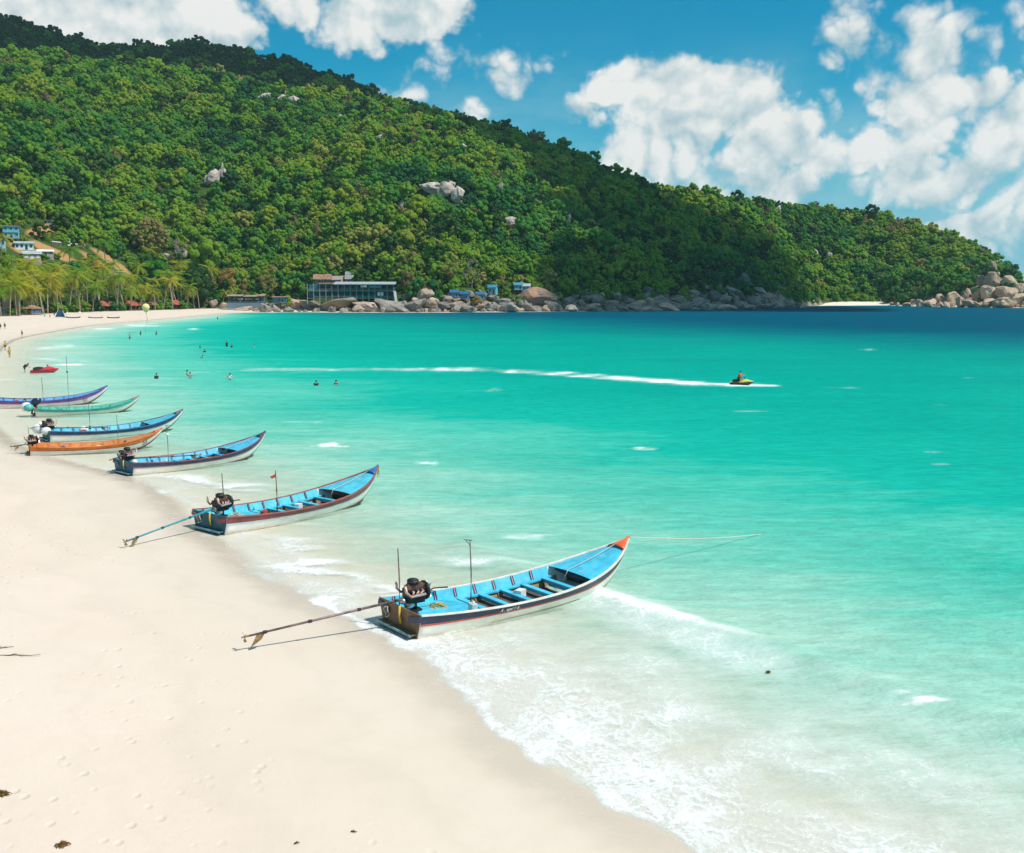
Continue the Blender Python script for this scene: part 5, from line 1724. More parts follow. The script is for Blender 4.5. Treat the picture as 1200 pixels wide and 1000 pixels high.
# ------------------------------------------------------------------ palm grove and special trees
LINE = [(383, -188), (450, -199), (505, -199), (560, -190), (615, -178)]


def edge_x(y):
    return float(np.interp(y, [q[0] for q in LINE], [q[1] for q in LINE]))


gr = []
for j in range(60):
    y = 340 + j * 5.0
    ex_ = edge_x(y) - 1.0 + 1.5 * math.sin(y * 0.21) - (4 if y < 400 else 0)
    row = []
    for k in range(16):
        x = ex_ - k * k * 0.9
        a = np.array([x])
        b = np.array([y])
        row.append((x, y, float(sand_z(shore_dist(a, b), a, b)[0]) + (0.10 if k else -0.05)))
    gr.append(row)
gm = MB()
gm.loft(gr)
tag(gm.build('grove_ground', plain('leaf_litter', (0.20, 0.145, 0.075), 0.95, vary=0.45, scale=0.4), smooth=True, fix=False), 'brown leaf litter ground under the palm grove', 'ground', kind='structure')

pr = random.Random(303)
palms = []
tries = 0
while len(palms) < 190 and tries < 4000:
    tries += 1
    y = pr.uniform(372, 632)
    dback = pr.choice([pr.uniform(0, 8), pr.uniform(4, 45), pr.uniform(10, 75)])
    x = edge_x(y) - 3 - dback
    if x / y < -0.515 or any((x - a) ** 2 + (y - b) ** 2 < 9 for a, b, *_ in palms):
        continue
    if dback > 12 and y > 520 and dback > 42:
        continue
    z = ground_z(x, y)
    if z > 22:
        continue
    palms.append((x, y, z, dback))
palms.sort(key=lambda q: q[0] / q[1])
for i, (x, y, z, db) in enumerate(palms):
    u = x / y
    depth = 'front row of the beach palms' if db < 9 else ('middle of the palm grove' if db < 35 else 'back of the palm grove')
    n_ = sum(1 for q in palms[:i + 1] if (q[3] < 9) == (db < 9) and (q[3] < 35) == (db < 35))
    palm((x, y, z), pr.randrange(20), f'{rank_word[n_ - 1]} coconut palm from the village end in the {depth}', 'coconut palms behind the beach', pr.uniform(0.75, 1.6), pr.uniform(0, 6.28), i)
for (x, y, sc, lab) in [(-271, 574, 1.0, 'lone palm rising above the blue and white village house'), (-106, 632, 1.05, 'palm rising just behind the stilt restaurant roofs'), (-150, 612, 0.9, 'yellowish palm beside the terrace bar'), (-172, 612, 1.0, 'palm left of the pale boulder by the terrace bar'),
                    (-112, 700, 0.9, 'single palm in the wood high above the stilt restaurant'), (-160, 700, 0.9, 'single palm in the wood above the brown-orange tree')]:
    palm((x, y, ground_z(x, y)), pr.randrange(20), lab, 'scattered palms on the slope', sc, pr.uniform(0, 6))
M_OLIVE = mat_leaf('olive_leaf', [(0.0, (0.27, 0.26, 0.06)), (1.0, (0.36, 0.28, 0.11))], 0.3)
M_ORANGE = mat_leaf('orange_leaf', [(0.0, (0.32, 0.22, 0.06)), (1.0, (0.42, 0.26, 0.08))], 0.3)
M_GREYTWIG = mat_leaf('grey_twig', [(0.0, (0.20, 0.17, 0.145)), (1.0, (0.26, 0.22, 0.19))], 0.1)
special = [
    (-228, 655, crown_mesh('crown', 601, M_OLIVE, 14.0, 0.5, 170, 7000, 0.48, 4.0), 2.1, 'huge brown-green domed tree above the village clearing'),
    (-213, 618, crown_mesh('crown', 602, M_BRIGHTLEAF, 9.5, 0.6, 18, 1900, 0.7, 4.0), 1.5, 'bright emerald green broad tree behind the palms'),
    (-189, 617, crown_mesh('crown', 603, M_DARKLEAF, 11.5, 0.75, 22, 2600, 0.75, 3.5), 1.9, 'dark layered tree at the end of the beach'),
    (-190, 640, crown_mesh('crown', 604, M_LEAF, 10.0, 0.9, 18, 2000, 0.75, 6.0), 1.8, 'tall mid-green tree behind the dark layered tree'),
    (-168, 620, crown_mesh('crown', 605, M_ORANGE, 8.5, 0.7, 16, 2000, 0.55, 4.5, True), 1.6, 'rusty orange thin-leaved tree left of the terrace bar'),
    (-146, 622, crown_mesh('crown', 606, M_OLIVE, 7.5, 0.9, 14, 1700, 0.5, 4.5, True), 1.5, 'olive brown tree behind the terrace bar'),
    (-213, 662, crown_mesh('crown', 607, M_GREYTWIG, 7.0, 0.7, 12, 900, 0.4, 4.0, True), 1.4, 'bare grey tree beside the huge brown domed tree'),
    (-24, 612, crown_mesh('crown', 608, M_GREYTWIG, 5.5, 1.0, 12, 800, 0.4, 5.0, True), 1.4, 'bare grey-pink tree above the blue huts'),
    (-36, 606, crown_mesh('crown', 609, M_OLIVE, 6.0, 0.7, 12, 1200, 0.5, 2.5, True), 1.1, 'olive scrubby tree left above the blue huts'),
    (-62, 606, crown_mesh('crown', 610, M_DRY, 6.0, 0.6, 12, 1200, 0.5, 1.5, True), 1.0, 'brown dry bush right of the stilt restaurant'),
    (-132, 602, crown_mesh('crown', 611, M_LEAF, 4.0, 0.9, 10, 800, 0.5, 1.0), 0.9, 'yellow-green bush in front of the terrace bar'),
    (-20, 590, crown_mesh('crown', 612, M_ORANGE, 4.0, 0.5, 10, 700, 0.5, 0.5, True), 0.6, 'orange dry bush below the blue huts'),
]
for i, (x, y, me, tsc, lab) in enumerate(special):
    e = tag(empty('broadleaf_tree', (x, y, ground_z(x, y) - 0.5), i * 1.1), lab, 'tree')
    link('trunk', TRUNKS[i % 4], e, scale=tsc)
    link('crown', me, e)
# bushes under the palms
n_bush = 0
for y in sorted(pr.uniform(378, 622) for _ in range(88)):
    i = n_bush
    db = pr.choice([pr.uniform(1, 8), pr.uniform(6, 60)])
    x = edge_x(y) - 3 - db
    if x / y < -0.51:
        continue
    s = pr.uniform(0.4, 1.0)
    n_bush += 1
    e = tag(empty('bush', (x, y, ground_z(x, y) - 0.6 * s), pr.uniform(0, 6)), f'{rank_word[n_bush - 1]} green bush under the coconut palms, counting from the left', 'bush', 'bushes under the palm grove')
    e.scale = (s, s, s * 0.9)
    link('foliage', CROWNS[[0, 2, 5, 4][i % 4]], e, (0, 0, -3.0))

# ------------------------------------------------------------------ buildings
W_WHITE = plain('white_wall', (0.76, 0.75, 0.72), 0.8, vary=0.07, scale=0.8, dirt=((0.4, 0.36, 0.3), 0.4))
W_BLUE = plain('blue_wall', (0.09, 0.42, 0.50), 0.7, vary=0.1, scale=0.8)
W_TEAL = plain('teal_wall', (0.025, 0.16, 0.20), 0.7, vary=0.15, scale=0.8)
W_PINK = plain('pink_wall', (0.55, 0.33, 0.24), 0.8, vary=0.12, scale=0.8)
W_BROWN = plain('brown_wall', (0.14, 0.09, 0.06), 0.85, vary=0.25, scale=0.8)
W_STONE = plain('stone_wall', (0.36, 0.32, 0.28), 0.9, vary=0.25, scale=0.9)
RF_GREY = plain('grey_roof', (0.36, 0.41, 0.43), 0.7, vary=0.12, scale=0.6, dirt=((0.2, 0.19, 0.18), 0.4))
RF_RED = plain('red_roof', (0.36, 0.085, 0.055), 0.8, vary=0.25, scale=0.7, dirt=((0.18, 0.12, 0.09), 0.6))
RF_THATCH = plain('thatch_roof', (0.30, 0.17, 0.10), 0.95, vary=0.3, scale=0.9)
RF_BLUE = plain('blue_roof', (0.015, 0.11, 0.24), 0.6, vary=0.12, scale=0.7)
RF_WHITE = plain('white_roof', (0.74, 0.75, 0.75), 0.7, vary=0.06, scale=0.6)
GLASS = plain('window_glass', (0.02, 0.05, 0.07), 0.12, vary=0.1)
GLASSB = plain('bright_window', (0.60, 0.68, 0.70), 0.3, vary=0.1)
WOODP = plain('post_timber', (0.30, 0.24, 0.18), 0.8, vary=0.2)
TEALP = plain('teal_post', (0.05, 0.28, 0.32), 0.7, vary=0.15)


def house(loc, rz, w, d, h, wall, roof, label, name='house', rtype='gable', rise=1.6, over=0.7, win=3, floors=1, stilts=0.0, cat='house', door=True, group=None, wincol=None, back_to=None):
    e = tag(empty(name, loc, rz), label, cat, group)
    z0 = stilts
    if stilts:
        for sx in (-0.45, 0, 0.45):
            for sy in (-0.42, 0.42):
                MB().box((sx * w, sy * d, z0 / 2 - 1.0), (0.3, 0.3, z0 + 2.0)).build('stilt', WOODP, e)
        MB().box((0, -0.6, z0 - 0.1), (w + 0.5, d + 1.6, 0.2)).build('floor_deck', WOODP, e)
    else:
        MB().box((0, 0, -1.2), (w + 0.3, d + 0.3, 2.4)).build('plinth', W_STONE, e)
    MB().box((0, 0, z0 + h / 2), (w, d, h)).build('wall', wall, e)
    fh = h / floors
    for f in range(floors):
        for k in range(win):
            x = -w / 2 + w * (k + 0.5) / win
            isdoor = door and f == 0 and k == win // 2
            hh = fh * (0.74 if isdoor else 0.42)
            zc = z0 + f * fh + (hh / 2 + 0.05 if isdoor else fh * 0.58)
            ww = min(1.7, w / win * 0.58)
            nm = 'door' if isdoor else 'window'
            fr = MB()
            y = -d / 2 - 0.05
            t = 0.10
            fr.box((x - ww / 2, y, zc), (t, 0.12, hh)).box((x + ww / 2, y, zc), (t, 0.12, hh)).box((x, y, zc + hh / 2), (ww + t, 0.12, t)).box((x, y, zc - hh / 2), (ww + t, 0.12, t))
            fo = fr.build(nm, RF_WHITE if wall is not W_WHITE else W_BLUE, e)
            MB().box((x, -d / 2 - 0.012, zc), (ww - 0.08, 0.03, hh - 0.08)).build('pane' if nm == 'window' else 'door_leaf', wincol or GLASS, fo)
        if f:
            MB().box((0, -d / 2 - 0.06, z0 + f * fh), (w + 0.1, 0.14, 0.18)).build('floor_band', RF_WHITE, e)
    zt = z0 + h
    r = MB()
    W2, D2 = w / 2 + over, d / 2 + over
    if rtype == 'gable':
        r.add([(-W2, -D2, zt - 0.15), (W2, -D2, zt - 0.15), (W2, 0, zt + rise), (-W2, 0, zt + rise), (-W2, D2, zt - 0.15), (W2, D2, zt - 0.15)], [(0, 1, 2, 3), (3, 2, 5, 4)])
        g = MB()
        g.add([(-w / 2, -d / 2, zt - 0.02), (-w / 2, d / 2, zt - 0.02), (-w / 2, 0, zt + rise * 0.9)], [(0, 1, 2)])
        g.add([(w / 2, -d / 2, zt - 0.02), (w / 2, d / 2, zt - 0.02), (w / 2, 0, zt + rise * 0.9)], [(0, 2, 1)])
        g.build('gable', wall, e)
    elif rtype == 'hip':
        rl = max(0.3, W2 - D2)
        r.add([(-W2, -D2, zt - 0.15), (W2, -D2, zt - 0.15), (W2, D2, zt - 0.15), (-W2, D2, zt - 0.15), (-rl, 0, zt + rise), (rl, 0, zt + rise)], [(0, 1, 5, 4), (1, 2, 5), (2, 3, 4, 5), (3, 0, 4)])
    else:
        r.add([(-W2, -D2, zt + 0.05), (W2, -D2, zt + 0.05), (W2, D2, zt + rise), (-W2, D2, zt + rise)], [(0, 1, 2, 3)])
    ro = r.build('roof', roof, e)
    ro.modifiers.new('thickness', 'SOLIDIFY').thickness = 0.16
    return e


def gl(x, y, dz=0.0):
    return (x, y, ground_z(x, y) + dz)


# village on the left slope
house(gl(-263, 560), 0.42, 9.0, 6.0, 3.6, W_WHITE, RF_GREY, 'white walled village house with grey roof beside the orange track', win=4, rise=1.0)
h1 = house(gl(-271, 563), 0.42, 8.0, 5.0, 6.4, W_BLUE, RF_GREY, 'two storey blue-green village house with open upper gallery', win=3, floors=2, rtype='shed', rise=0.5, stilts=1.2)
MB().box((0, -3.2, 5.1), (8.2, 0.06, 0.9)).build('railing', W_BLUE, h1)
house(gl(-270.5, 547), 0.42, 7.0, 5.0, 4.6, plain('pale_blue_wall', (0.30, 0.58, 0.64), 0.7), RF_GREY, 'pale blue house at the far left edge of the village', win=3, rtype='shed', rise=0.4)
house(gl(-256, 553), 0.5, 8.5, 6.0, 3.4, W_PINK, RF_GREY, 'pink-brown house with pale grey roof below the village', win=3, rise=1.6, wincol=RF_WHITE)
house(gl(-255, 567), 0.5, 7.5, 5.0, 2.6, W_STONE, RF_WHITE, 'low house with white roof right of the white village house', win=3, rise=0.9)
house(gl(-272, 616), 0.4, 6.0, 3.0, 2.6, plain('lilac_wall', (0.34, 0.32, 0.40), 0.8), RF_GREY, 'small grey shed at the top of the orange track', 'shed', win=2, rtype='shed', rise=0.3, cat='shed')
lw = tag(empty('long_house', gl(-231, 584), 0.45), 'long low white-roofed building with blue windows among the palms', 'house')
MB().box((0, 0, 0.6), (21, 6, 5.2)).build('wall', plain('blue_grey_wall', (0.16, 0.27, 0.36), 0.8), lw)
for k in range(6):
    fo = MB().box((-8.6 + k * 3.4, -3.06, 1.6), (2.2, 0.14, 1.9)).build('window_frame', RF_WHITE, lw)
    MB().box((-8.6 + k * 3.4, -3.14, 1.6), (1.8, 0.06, 1.5)).build('pane', GLASS if k % 2 else GLASSB, fo)
MB().box((0, -0.3, 3.42), (22.4, 7.6, 0.34)).build('roof', RF_WHITE, lw)
MB().box((5.0, 0.4, 3.9), (3.0, 2.0, 0.7)).build('roof_tank', plain('tank_green', (0.2, 0.3, 0.2), 0.6), lw)
wl = tag(empty('retaining_wall', (0, 0, 0)), 'long white parapet wall above the orange clearing', 'wall')
a_, b_ = Vector(gl(-260.5, 588)), Vector(gl(-249, 606))
MB().beam(a_ + Vector((0, 0, 0.3)), b_ + Vector((0, 0, 0.3)), 0.5, 2.6).build('wall_face', W_BROWN, wl)
MB().beam(a_ + Vector((0, -0.1, 1.75)), b_ + Vector((0, -0.1, 1.75)), 0.7, 0.5).build('coping', RF_WHITE, wl)
gt = tag(empty('white_gateway', tuple(a_.lerp(b_, 0.48) + Vector((0, -1.2, 0.6))), 1.0), 'small white gateway with two posts on the parapet wall', 'gateway')
for sgn in (-1, 1):
    MB().box((sgn * 1.6, 0, 1.4), (0.6, 0.6, 3.6)).build('post', RF_WHITE, gt)
    MB().ball((sgn * 1.6, 0, 3.4), 0.42, 8, 6).build('finial', RF_WHITE, gt, True)
MB().box((0, 0, 0.6), (2.6, 0.25, 2.0)).build('panel', RF_WHITE, gt)

# beach bars behind the front palms
for i, (y, L_, roof, lab) in enumerate([(470, 14, RF_THATCH, 'thatched beach bar nearest the village end of the palm row'), (498, 16, RF_RED, 'first red-roofed beach bar behind the palms'), (522, 15, RF_RED, 'second red-roofed beach bar behind the palms'), (545, 15, RF_RED, 'third red-roofed beach bar behind the palms'),
                                       (568, 13, RF_THATCH, 'thatched beach bar between red-roofed ones'), (590, 14, RF_RED, 'red-roofed beach bar at the far end of the palm row')]):
    x = edge_x(y) - 9.5
    e = tag(empty('beach_bar', gl(x, y), 1.52), lab, 'beach bar', 'open beach bars behind the palms')
    for k in range(5):
        for sy in (-2.8, 2.8):
            MB().box((-L_ / 2 + L_ * k / 4, sy, 1.3), (0.22, 0.22, 3.4)).build('post', WOODP, e)
    MB().box((0, 2.5, 1.4), (L_ - 0.4, 0.2, 2.8)).build('back_wall', W_BROWN, e)
    MB().box((0, -2.2, 0.55), (L_ * 0.6, 0.7, 1.1)).build('counter', plain('counter_wood', (0.34, 0.12, 0.07), 0.7), e)
    W2, D2 = L_ / 2 + 1.0, 4.2
    r = MB().add([(-W2, -D2, 2.6), (W2, -D2, 2.6), (W2, D2, 2.6), (-W2, D2, 2.6), (-W2 + 3.2, 0, 5.2), (W2 - 3.2, 0, 5.2)], [(0, 1, 5, 4), (1, 2, 5), (2, 3, 4, 5), (3, 0, 4)])
    r.build('roof', roof, e).modifiers.new('thickness', 'SOLIDIFY').thickness = 0.18

# long restaurant on stilts over the rocks
zr = 7.6
rs = tag(empty('stilt_restaurant', (-92.5, 594, zr), 0.07), 'long two storey teal restaurant on stilts with flat grey roof above the rocks', 'restaurant')
LW, DW = 49.0, 10.0
MB().box((0, 0, 4.3), (LW, DW, 0.35)).build('upper_floor', WOODP, rs)
MB().box((0, 0.6, 0.1), (LW, DW - 1, 0.35)).build('lower_floor', WOODP, rs)
MB().box((0, DW / 2 - 0.3, 4.0), (LW, 0.4, 8.0)).build('back_wall', W_TEAL, rs)
MB().box((LW / 2 - 0.2, 0, 4.2), (0.4, DW - 0.8, 7.6)).build('end_wall', W_TEAL, rs)
for k in range(15):
    x = -LW / 2 + 0.2 + (LW - 0.4) * k / 14
    for y in (-DW / 2 + 0.2,):
        MB().box((x, y, 2.6), (0.28, 0.28, 12.0)).build('post', TEALP if k > 5 else RF_GREY, rs)
for k in range(14):
    x = -LW / 2 + (LW) * (k + 0.5) / 14
    for (z, nm) in ((5.4, 'upper_rail'), (1.3, 'lower_rail')):
        if nm == 'lower_rail' and k < 1:
            continue
        rl = MB().box((x, -DW / 2 + 0.16, z), (LW / 14 - 0.32, 0.08, 0.12))
        for j in range(5):
            rl.box((x - 1.3 + j * 0.65, -DW / 2 + 0.16, z - 0.5), (0.06, 0.06, 0.95))
        rl.build('railing', RF_GREY if k < 7 else TEALP, rs)
for k in range(11):
    x = -LW / 2 + 9 + k * 3.6
    fo = MB().box((x, DW / 2 - 0.56, 6.3), (2.6, 0.1, 2.2)).build('window', W_TEAL, rs)
    MB().box((x, DW / 2 - 0.64, 6.3), (2.2, 0.06, 1.8)).build('pane', GLASS, fo)
for (x, z, w, h, mt, nm) in ((7.6, 6.9, 3.4, 1.1, RF_WHITE, 'menu_board'), (14.2, 6.7, 6.2, 1.0, plain('blue_board', (0.05, 0.34, 0.46), 0.6), 'sign_board'), (17.8, 2.6, 1.5, 2.0, RF_WHITE, 'notice_board'), (16.0, 2.5, 1.4, 1.8, RF_WHITE, 'notice_board')):
    MB().box((x, -DW / 2 + 0.5, z), (w, 0.12, h)).build(nm, mt, rs)
rf = MB().add([(-LW / 2 + 15, -DW / 2 - 1.4, 8.2), (LW / 2 + 1.2, -DW / 2 - 1.4, 8.2), (LW / 2 + 1.2, DW / 2 + 1, 9.6), (-LW / 2 + 15, DW / 2 + 1, 9.6)], [(0, 1, 2, 3)])
rf.build('roof', RF_GREY, rs).modifiers.new('thickness', 'SOLIDIFY').thickness = 0.4
MB().add([(-LW / 2 + 6, -DW / 2 - 0.6, 7.9), (-LW / 2 + 15, -DW / 2 - 0.6, 7.9), (-LW / 2 + 15, DW / 2 + 1, 8.8), (-LW / 2 + 6, DW / 2 + 1, 8.8)], [(0, 1, 2, 3)]).build('side_roof', W_BROWN, rs).modifiers.new('thickness', 'SOLIDIFY').thickness = 0.3
for k in range(6):
    x = -LW / 2 + 2.5 + k * 3.4
    tb = MB().box((x, -1.5, 5.15), (1.2, 1.2, 0.1)).tube([(x, -1.5, 4.45), (x, -1.5, 5.12)], 0.08, 6)
    tb.build('table', WOODP, rs)
MB().beam((LW / 2 + 0.6, -DW / 2 + 1, 4.2), (LW / 2 + 1.6, -DW / 2 - 2, -3.0), 1.4, 0.25).build('stair', RF_GREY, rs)
house((-112, 612, 13.8), 0.1, 9.5, 7, 3.0, W_BROWN, RF_THATCH, 'thatched hut with pale gable left behind the stilt restaurant', 'hut', win=3, rise=3.0, stilts=2.0, cat='hut')
house((-103.5, 613, 13.8), -0.25, 7, 6, 2.8, W_PINK, plain('mauve_roof', (0.36, 0.28, 0.27), 0.8, vary=0.15), 'mauve-roofed hut in the middle behind the stilt restaurant', 'hut', win=3, rise=2.2, stilts=2.0, cat='hut')
house((-95.5, 614, 14.2), 0.1, 6.0, 5.5, 2.8, W_PINK, plain('dull_roof', (0.24, 0.25, 0.25), 0.8, vary=0.2), 'grey-roofed pink hut right behind the stilt restaurant', 'hut', win=2, rise=2.4, stilts=2.0, cat='hut')
house((-97, 622, 17.0), 0.1, 5.0, 4.5, 2.4, W_BROWN, plain('dull_roof', (0.24, 0.25, 0.25), 0.8, vary=0.2), 'grey-roofed hut above the pink hut', 'hut', win=2, rise=1.8, stilts=2.4, cat='hut')
house((-97.5, 646, 29.0), -0.4, 4.2, 4.0, 2.4, W_WHITE, plain('pale_blue_roof', (0.40, 0.58, 0.66), 0.6), 'small white hut with pale blue roof high above the restaurant', 'hut', win=2, rise=1.0, stilts=2.5, cat='hut', rtype='shed')

# terrace bar left of it
tb = tag(empty('terrace_bar', (-151, 596, 3.2), 0.1), 'open dark terrace bar with flat tin roofs and low blue-grey sea wall', 'bar')
MB().box((-2, -4.0, 0.2), (22, 1.0, 3.4)).build('sea_wall', plain('blue_grey_stone', (0.17, 0.24, 0.30), 0.85, vary=0.2), tb)
MB().box((-2, 0, 1.6), (22, 8, 0.4)).build('terrace', plain('terrace_floor', (0.50, 0.36, 0.30), 0.85, vary=0.15), tb)
MB().box((-2, -3.6, 2.6), (20, 0.1, 0.14)).box((-2, -3.6, 2.1), (20, 0.08, 0.08)).build('railing', RF_GREY, tb)
for k in range(7):
    MB().box((-12 + k * 3.4, -3.4, 3.6), (0.24, 0.24, 4.2)).build('post', WOODP, tb)
    MB().box((-12 + k * 3.4, 3.0, 3.8), (0.24, 0.24, 4.4)).build('post', WOODP, tb)
MB().box((-2, 3.4, 3.6), (21, 0.3, 4.0)).build('back_wall', W_TEAL, tb)
for (x, w, z) in ((-8.5, 9.0, 6.0), (1.0, 9.0, 5.7), (6.5, 4.0, 6.3)):
    MB().add([(x - w / 2, -4.6, z - 0.3), (x + w / 2, -4.6, z - 0.3), (x + w / 2, 4.2, z + 0.5), (x - w / 2, 4.2, z + 0.5)], [(0, 1, 2, 3)]).build('tin_roof', plain('brown_tin', (0.34, 0.25, 0.19), 0.8, vary=0.2), tb).modifiers.new('thickness', 'SOLIDIFY').thickness = 0.15
for (x, w) in ((-6, 3.0), (-1.5, 4.0), (3.4, 1.6)):
    MB().box((x, 1.0, 4.0), (w, 0.3, 0.7)).build('sign', GLASSB, tb)
house((-134.5, 598, 3.6), 0.0, 8.0, 5, 3.2, W_TEAL, plain('pink_tin', (0.48, 0.28, 0.27), 0.8), 'small dark kiosk with pink roof right of the terrace bar', 'kiosk', win=2, rtype='shed', rise=0.3, stilts=1.6, cat='kiosk')

# blue bungalows over the rocks
for (x, y, rz, lab) in ((-33.0, 592, 0.1, 'leftmost blue-roofed bungalow above the rocks'), (-27.0, 593, -0.1, 'second blue-roofed bungalow from the left above the rocks'), (-18.5, 597, 0.15, 'dark blue bungalow with white steps in the middle of the huts'),
                      (-11.2, 607, -0.25, 'tall blue-green bungalow below the bare grey tree'), (3.6, 622, 0.1, 'left blue bungalow on top of the rust-topped boulder'), (8.6, 623, -0.1, 'right grey-roofed bungalow on top of the rust-topped boulder')):
    right = x > 8
    house((x, y, ground_z(x, y) + 0.6), rz, 4.6, 4.4, 2.8 if abs(x + 11.2) > 1 else 4.2, W_BLUE if x > -14 else plain('blue_hut_wall', (0.03, 0.15, 0.34), 0.7), RF_GREY if right else RF_BLUE if x < -14 else plain('teal_roof', (0.04, 0.22, 0.32), 0.6), lab, 'bungalow', win=2, rise=1.5, over=0.6, stilts=1.6, cat='bungalow', group='blue bungalows above the rocks')

# ------------------------------------------------------------------ people
SKIN = [plain('skin_a', (0.55, 0.33, 0.23), 0.6, vary=0.06), plain('skin_b', (0.40, 0.22, 0.14), 0.6, vary=0.06), plain('skin_c', (0.62, 0.40, 0.30), 0.6, vary=0.06)]
HAIR = plain('dark_hair', (0.025, 0.018, 0.014), 0.7, vary=0.2)


def person(loc, rz, pose, label, skin=0, top=None, bottom=None, group=None):
    """one skinned body; clothes and hair are its children. pose gives joint positions in metres"""
    P = {'pelvis': (0, 0, 0.95), 'chest': (0, 0, 1.25), 'neck': (0, 0, 1.46), 'head': (0, 0.02, 1.60), 'crown': (0, 0.02, 1.70)}
    for s, n in ((-1, 'l'), (1, 'r')):
        P[n + 'sh'] = (s * 0.19, 0, 1.40)
        P[n + 'el'] = (s * 0.26, 0.03, 1.12)
        P[n + 'wr'] = (s * 0.28, 0.12, 0.88)
        P[n + 'ha'] = (s * 0.28, 0.16, 0.79)
        P[n + 'hip'] = (s * 0.10, 0, 0.90)
        P[n + 'kn'] = (s * 0.11, 0.02, 0.50)
        P[n + 'an'] = (s * 0.11, -0.02, 0.09)
        P[n + 'to'] = (s * 0.12, 0.16, 0.03)
    P.update(pose)
    rad = {'pelvis': 0.150, 'chest': 0.155, 'neck': 0.058, 'head': 0.098, 'crown': 0.070}
    for n in 'lr':
        rad.update({n + 'sh': 0.065, n + 'el': 0.043, n + 'wr': 0.031, n + 'ha': 0.036, n + 'hip': 0.095, n + 'kn': 0.060, n + 'an': 0.042, n + 'to': 0.036})
    names = list(P)
    E = [('pelvis', 'chest'), ('chest', 'neck'), ('neck', 'head'), ('head', 'crown')]
    for n in 'lr':
        E += [('chest', n + 'sh'), (n + 'sh', n + 'el'), (n + 'el', n + 'wr'), (n + 'wr', n + 'ha'), ('pelvis', n + 'hip'), (n + 'hip', n + 'kn'), (n + 'kn', n + 'an'), (n + 'an', n + 'to')]
    root = tag(empty('person', loc, rz), label, 'person', group)
    bm = bmesh.new()
    lay = bm.verts.layers.skin.verify()
    vs = {}
    for n in names:
        v = bm.verts.new(P[n])
        v[lay].radius = (rad[n], rad[n] * (0.72 if n in ('pelvis', 'chest') else 1.0))
        v[lay].use_root = n == 'pelvis'
        vs[n] = v
    for a, b in E:
        bm.edges.new((vs[a], vs[b]))
    me = bpy.data.meshes.new('body')
    bm.to_mesh(me)
    bm.free()
    me.materials.append(SKIN[skin])
    body = link('body', me, root)
    body.modifiers.new('skin', 'SKIN').use_smooth_shade = True
    body.modifiers.new('smooth', 'SUBSURF').levels = 1
    body.modifiers['smooth'].render_levels = 2
    h = Vector(P['head'])
    MB().ball(h + Vector((0, -0.025, 0.045)), (0.104, 0.112, 0.105), 10, 7).build('hair', HAIR, root, True)
    MB().ball(h + Vector((0, 0.098, -0.01)), (0.016, 0.022, 0.028), 6, 5).build('nose', SKIN[skin], root, True)
    if top:
        c, p, nk = Vector(P['chest']), Vector(P['pelvis']), Vector(P['neck'])
        m = MB()
        m.tube([p.lerp(c, 0.15), p.lerp(c, 0.6), c.lerp(nk, 0.15), c.lerp(nk, 0.72)], [0.185, 0.185, 0.205, 0.125], 12)
        for n in 'lr':
            a, b = Vector(P[n + 'sh']), Vector(P[n + 'el'])
            m.tube([a.lerp(b, -0.05), a.lerp(b, 0.45)], [0.09, 0.075], 9)
        m.build('shirt', top, root, True)
    if bottom:
        m = MB()
        p = Vector(P['pelvis'])
        m.tube([p + Vector((0, 0, 0.10)), p - Vector((0, 0, 0.06))], [0.175, 0.185], 12)
        for n in 'lr':
            a, b = Vector(P[n + 'hip']), Vector(P[n + 'kn'])
            m.tube([a.lerp(b, -0.05), a.lerp(b, 0.55)], [0.125, 0.098], 10)
        m.build('shorts', bottom, root, True)
    return root


WALK = {'lkn': (-0.11, 0.14, 0.50), 'lan': (-0.11, 0.12, 0.09), 'lto': (-0.12, 0.30, 0.04), 'rkn': (0.11, 0.03, 0.50), 'ran': (0.11, -0.22, 0.13), 'rto': (0.12, -0.07, 0.03), 'lel': (-0.26, -0.10, 1.13), 'lwr': (-0.27, -0.02, 0.90), 'lha': (-0.27, 0.02, 0.82)}
ARMS_OUT = {'lel': (-0.45, 0.10, 1.32), 'lwr': (-0.62, 0.25, 1.30), 'lha': (-0.68, 0.32, 1.30), 'rel': (0.45, 0.10, 1.30), 'rwr': (0.60, 0.28, 1.28), 'rha': (0.65, 0.35, 1.28)}
ARM_UP = {'rel': (0.36, 0.05, 1.60), 'rwr': (0.30, 0.08, 1.86), 'rha': (0.29, 0.10, 1.95)}
BEND = {'chest': (0, 0.18, 1.14), 'neck': (0, 0.36, 1.24), 'head': (0, 0.48, 1.30), 'crown': (0, 0.55, 1.37), 'lsh': (-0.19, 0.30, 1.20), 'rsh': (0.19, 0.30, 1.20), 'lel': (-0.2, 0.45, 0.98), 'rel': (0.2, 0.45, 0.98), 'lwr': (-0.16, 0.62, 0.86), 'rwr': (0.16, 0.62, 0.86), 'lha': (-0.15, 0.70, 0.82), 'rha': (0.15, 0.70, 0.82)}
RED = plain('red_cloth', (0.55, 0.05, 0.04), 0.8, vary=0.1)
DARK = plain('dark_cloth', (0.02, 0.022, 0.03), 0.8, vary=0.1)
YEL = plain('yellow_cloth', (0.70, 0.50, 0.05), 0.8, vary=0.1)
WHT = plain('white_cloth', (0.75, 0.74, 0.72), 0.8, vary=0.05)
BLU = plain('blue_cloth', (0.05, 0.12, 0.35), 0.8, vary=0.1)
ORG = plain('orange_vest', (0.70, 0.13, 0.02), 0.7, vary=0.1)
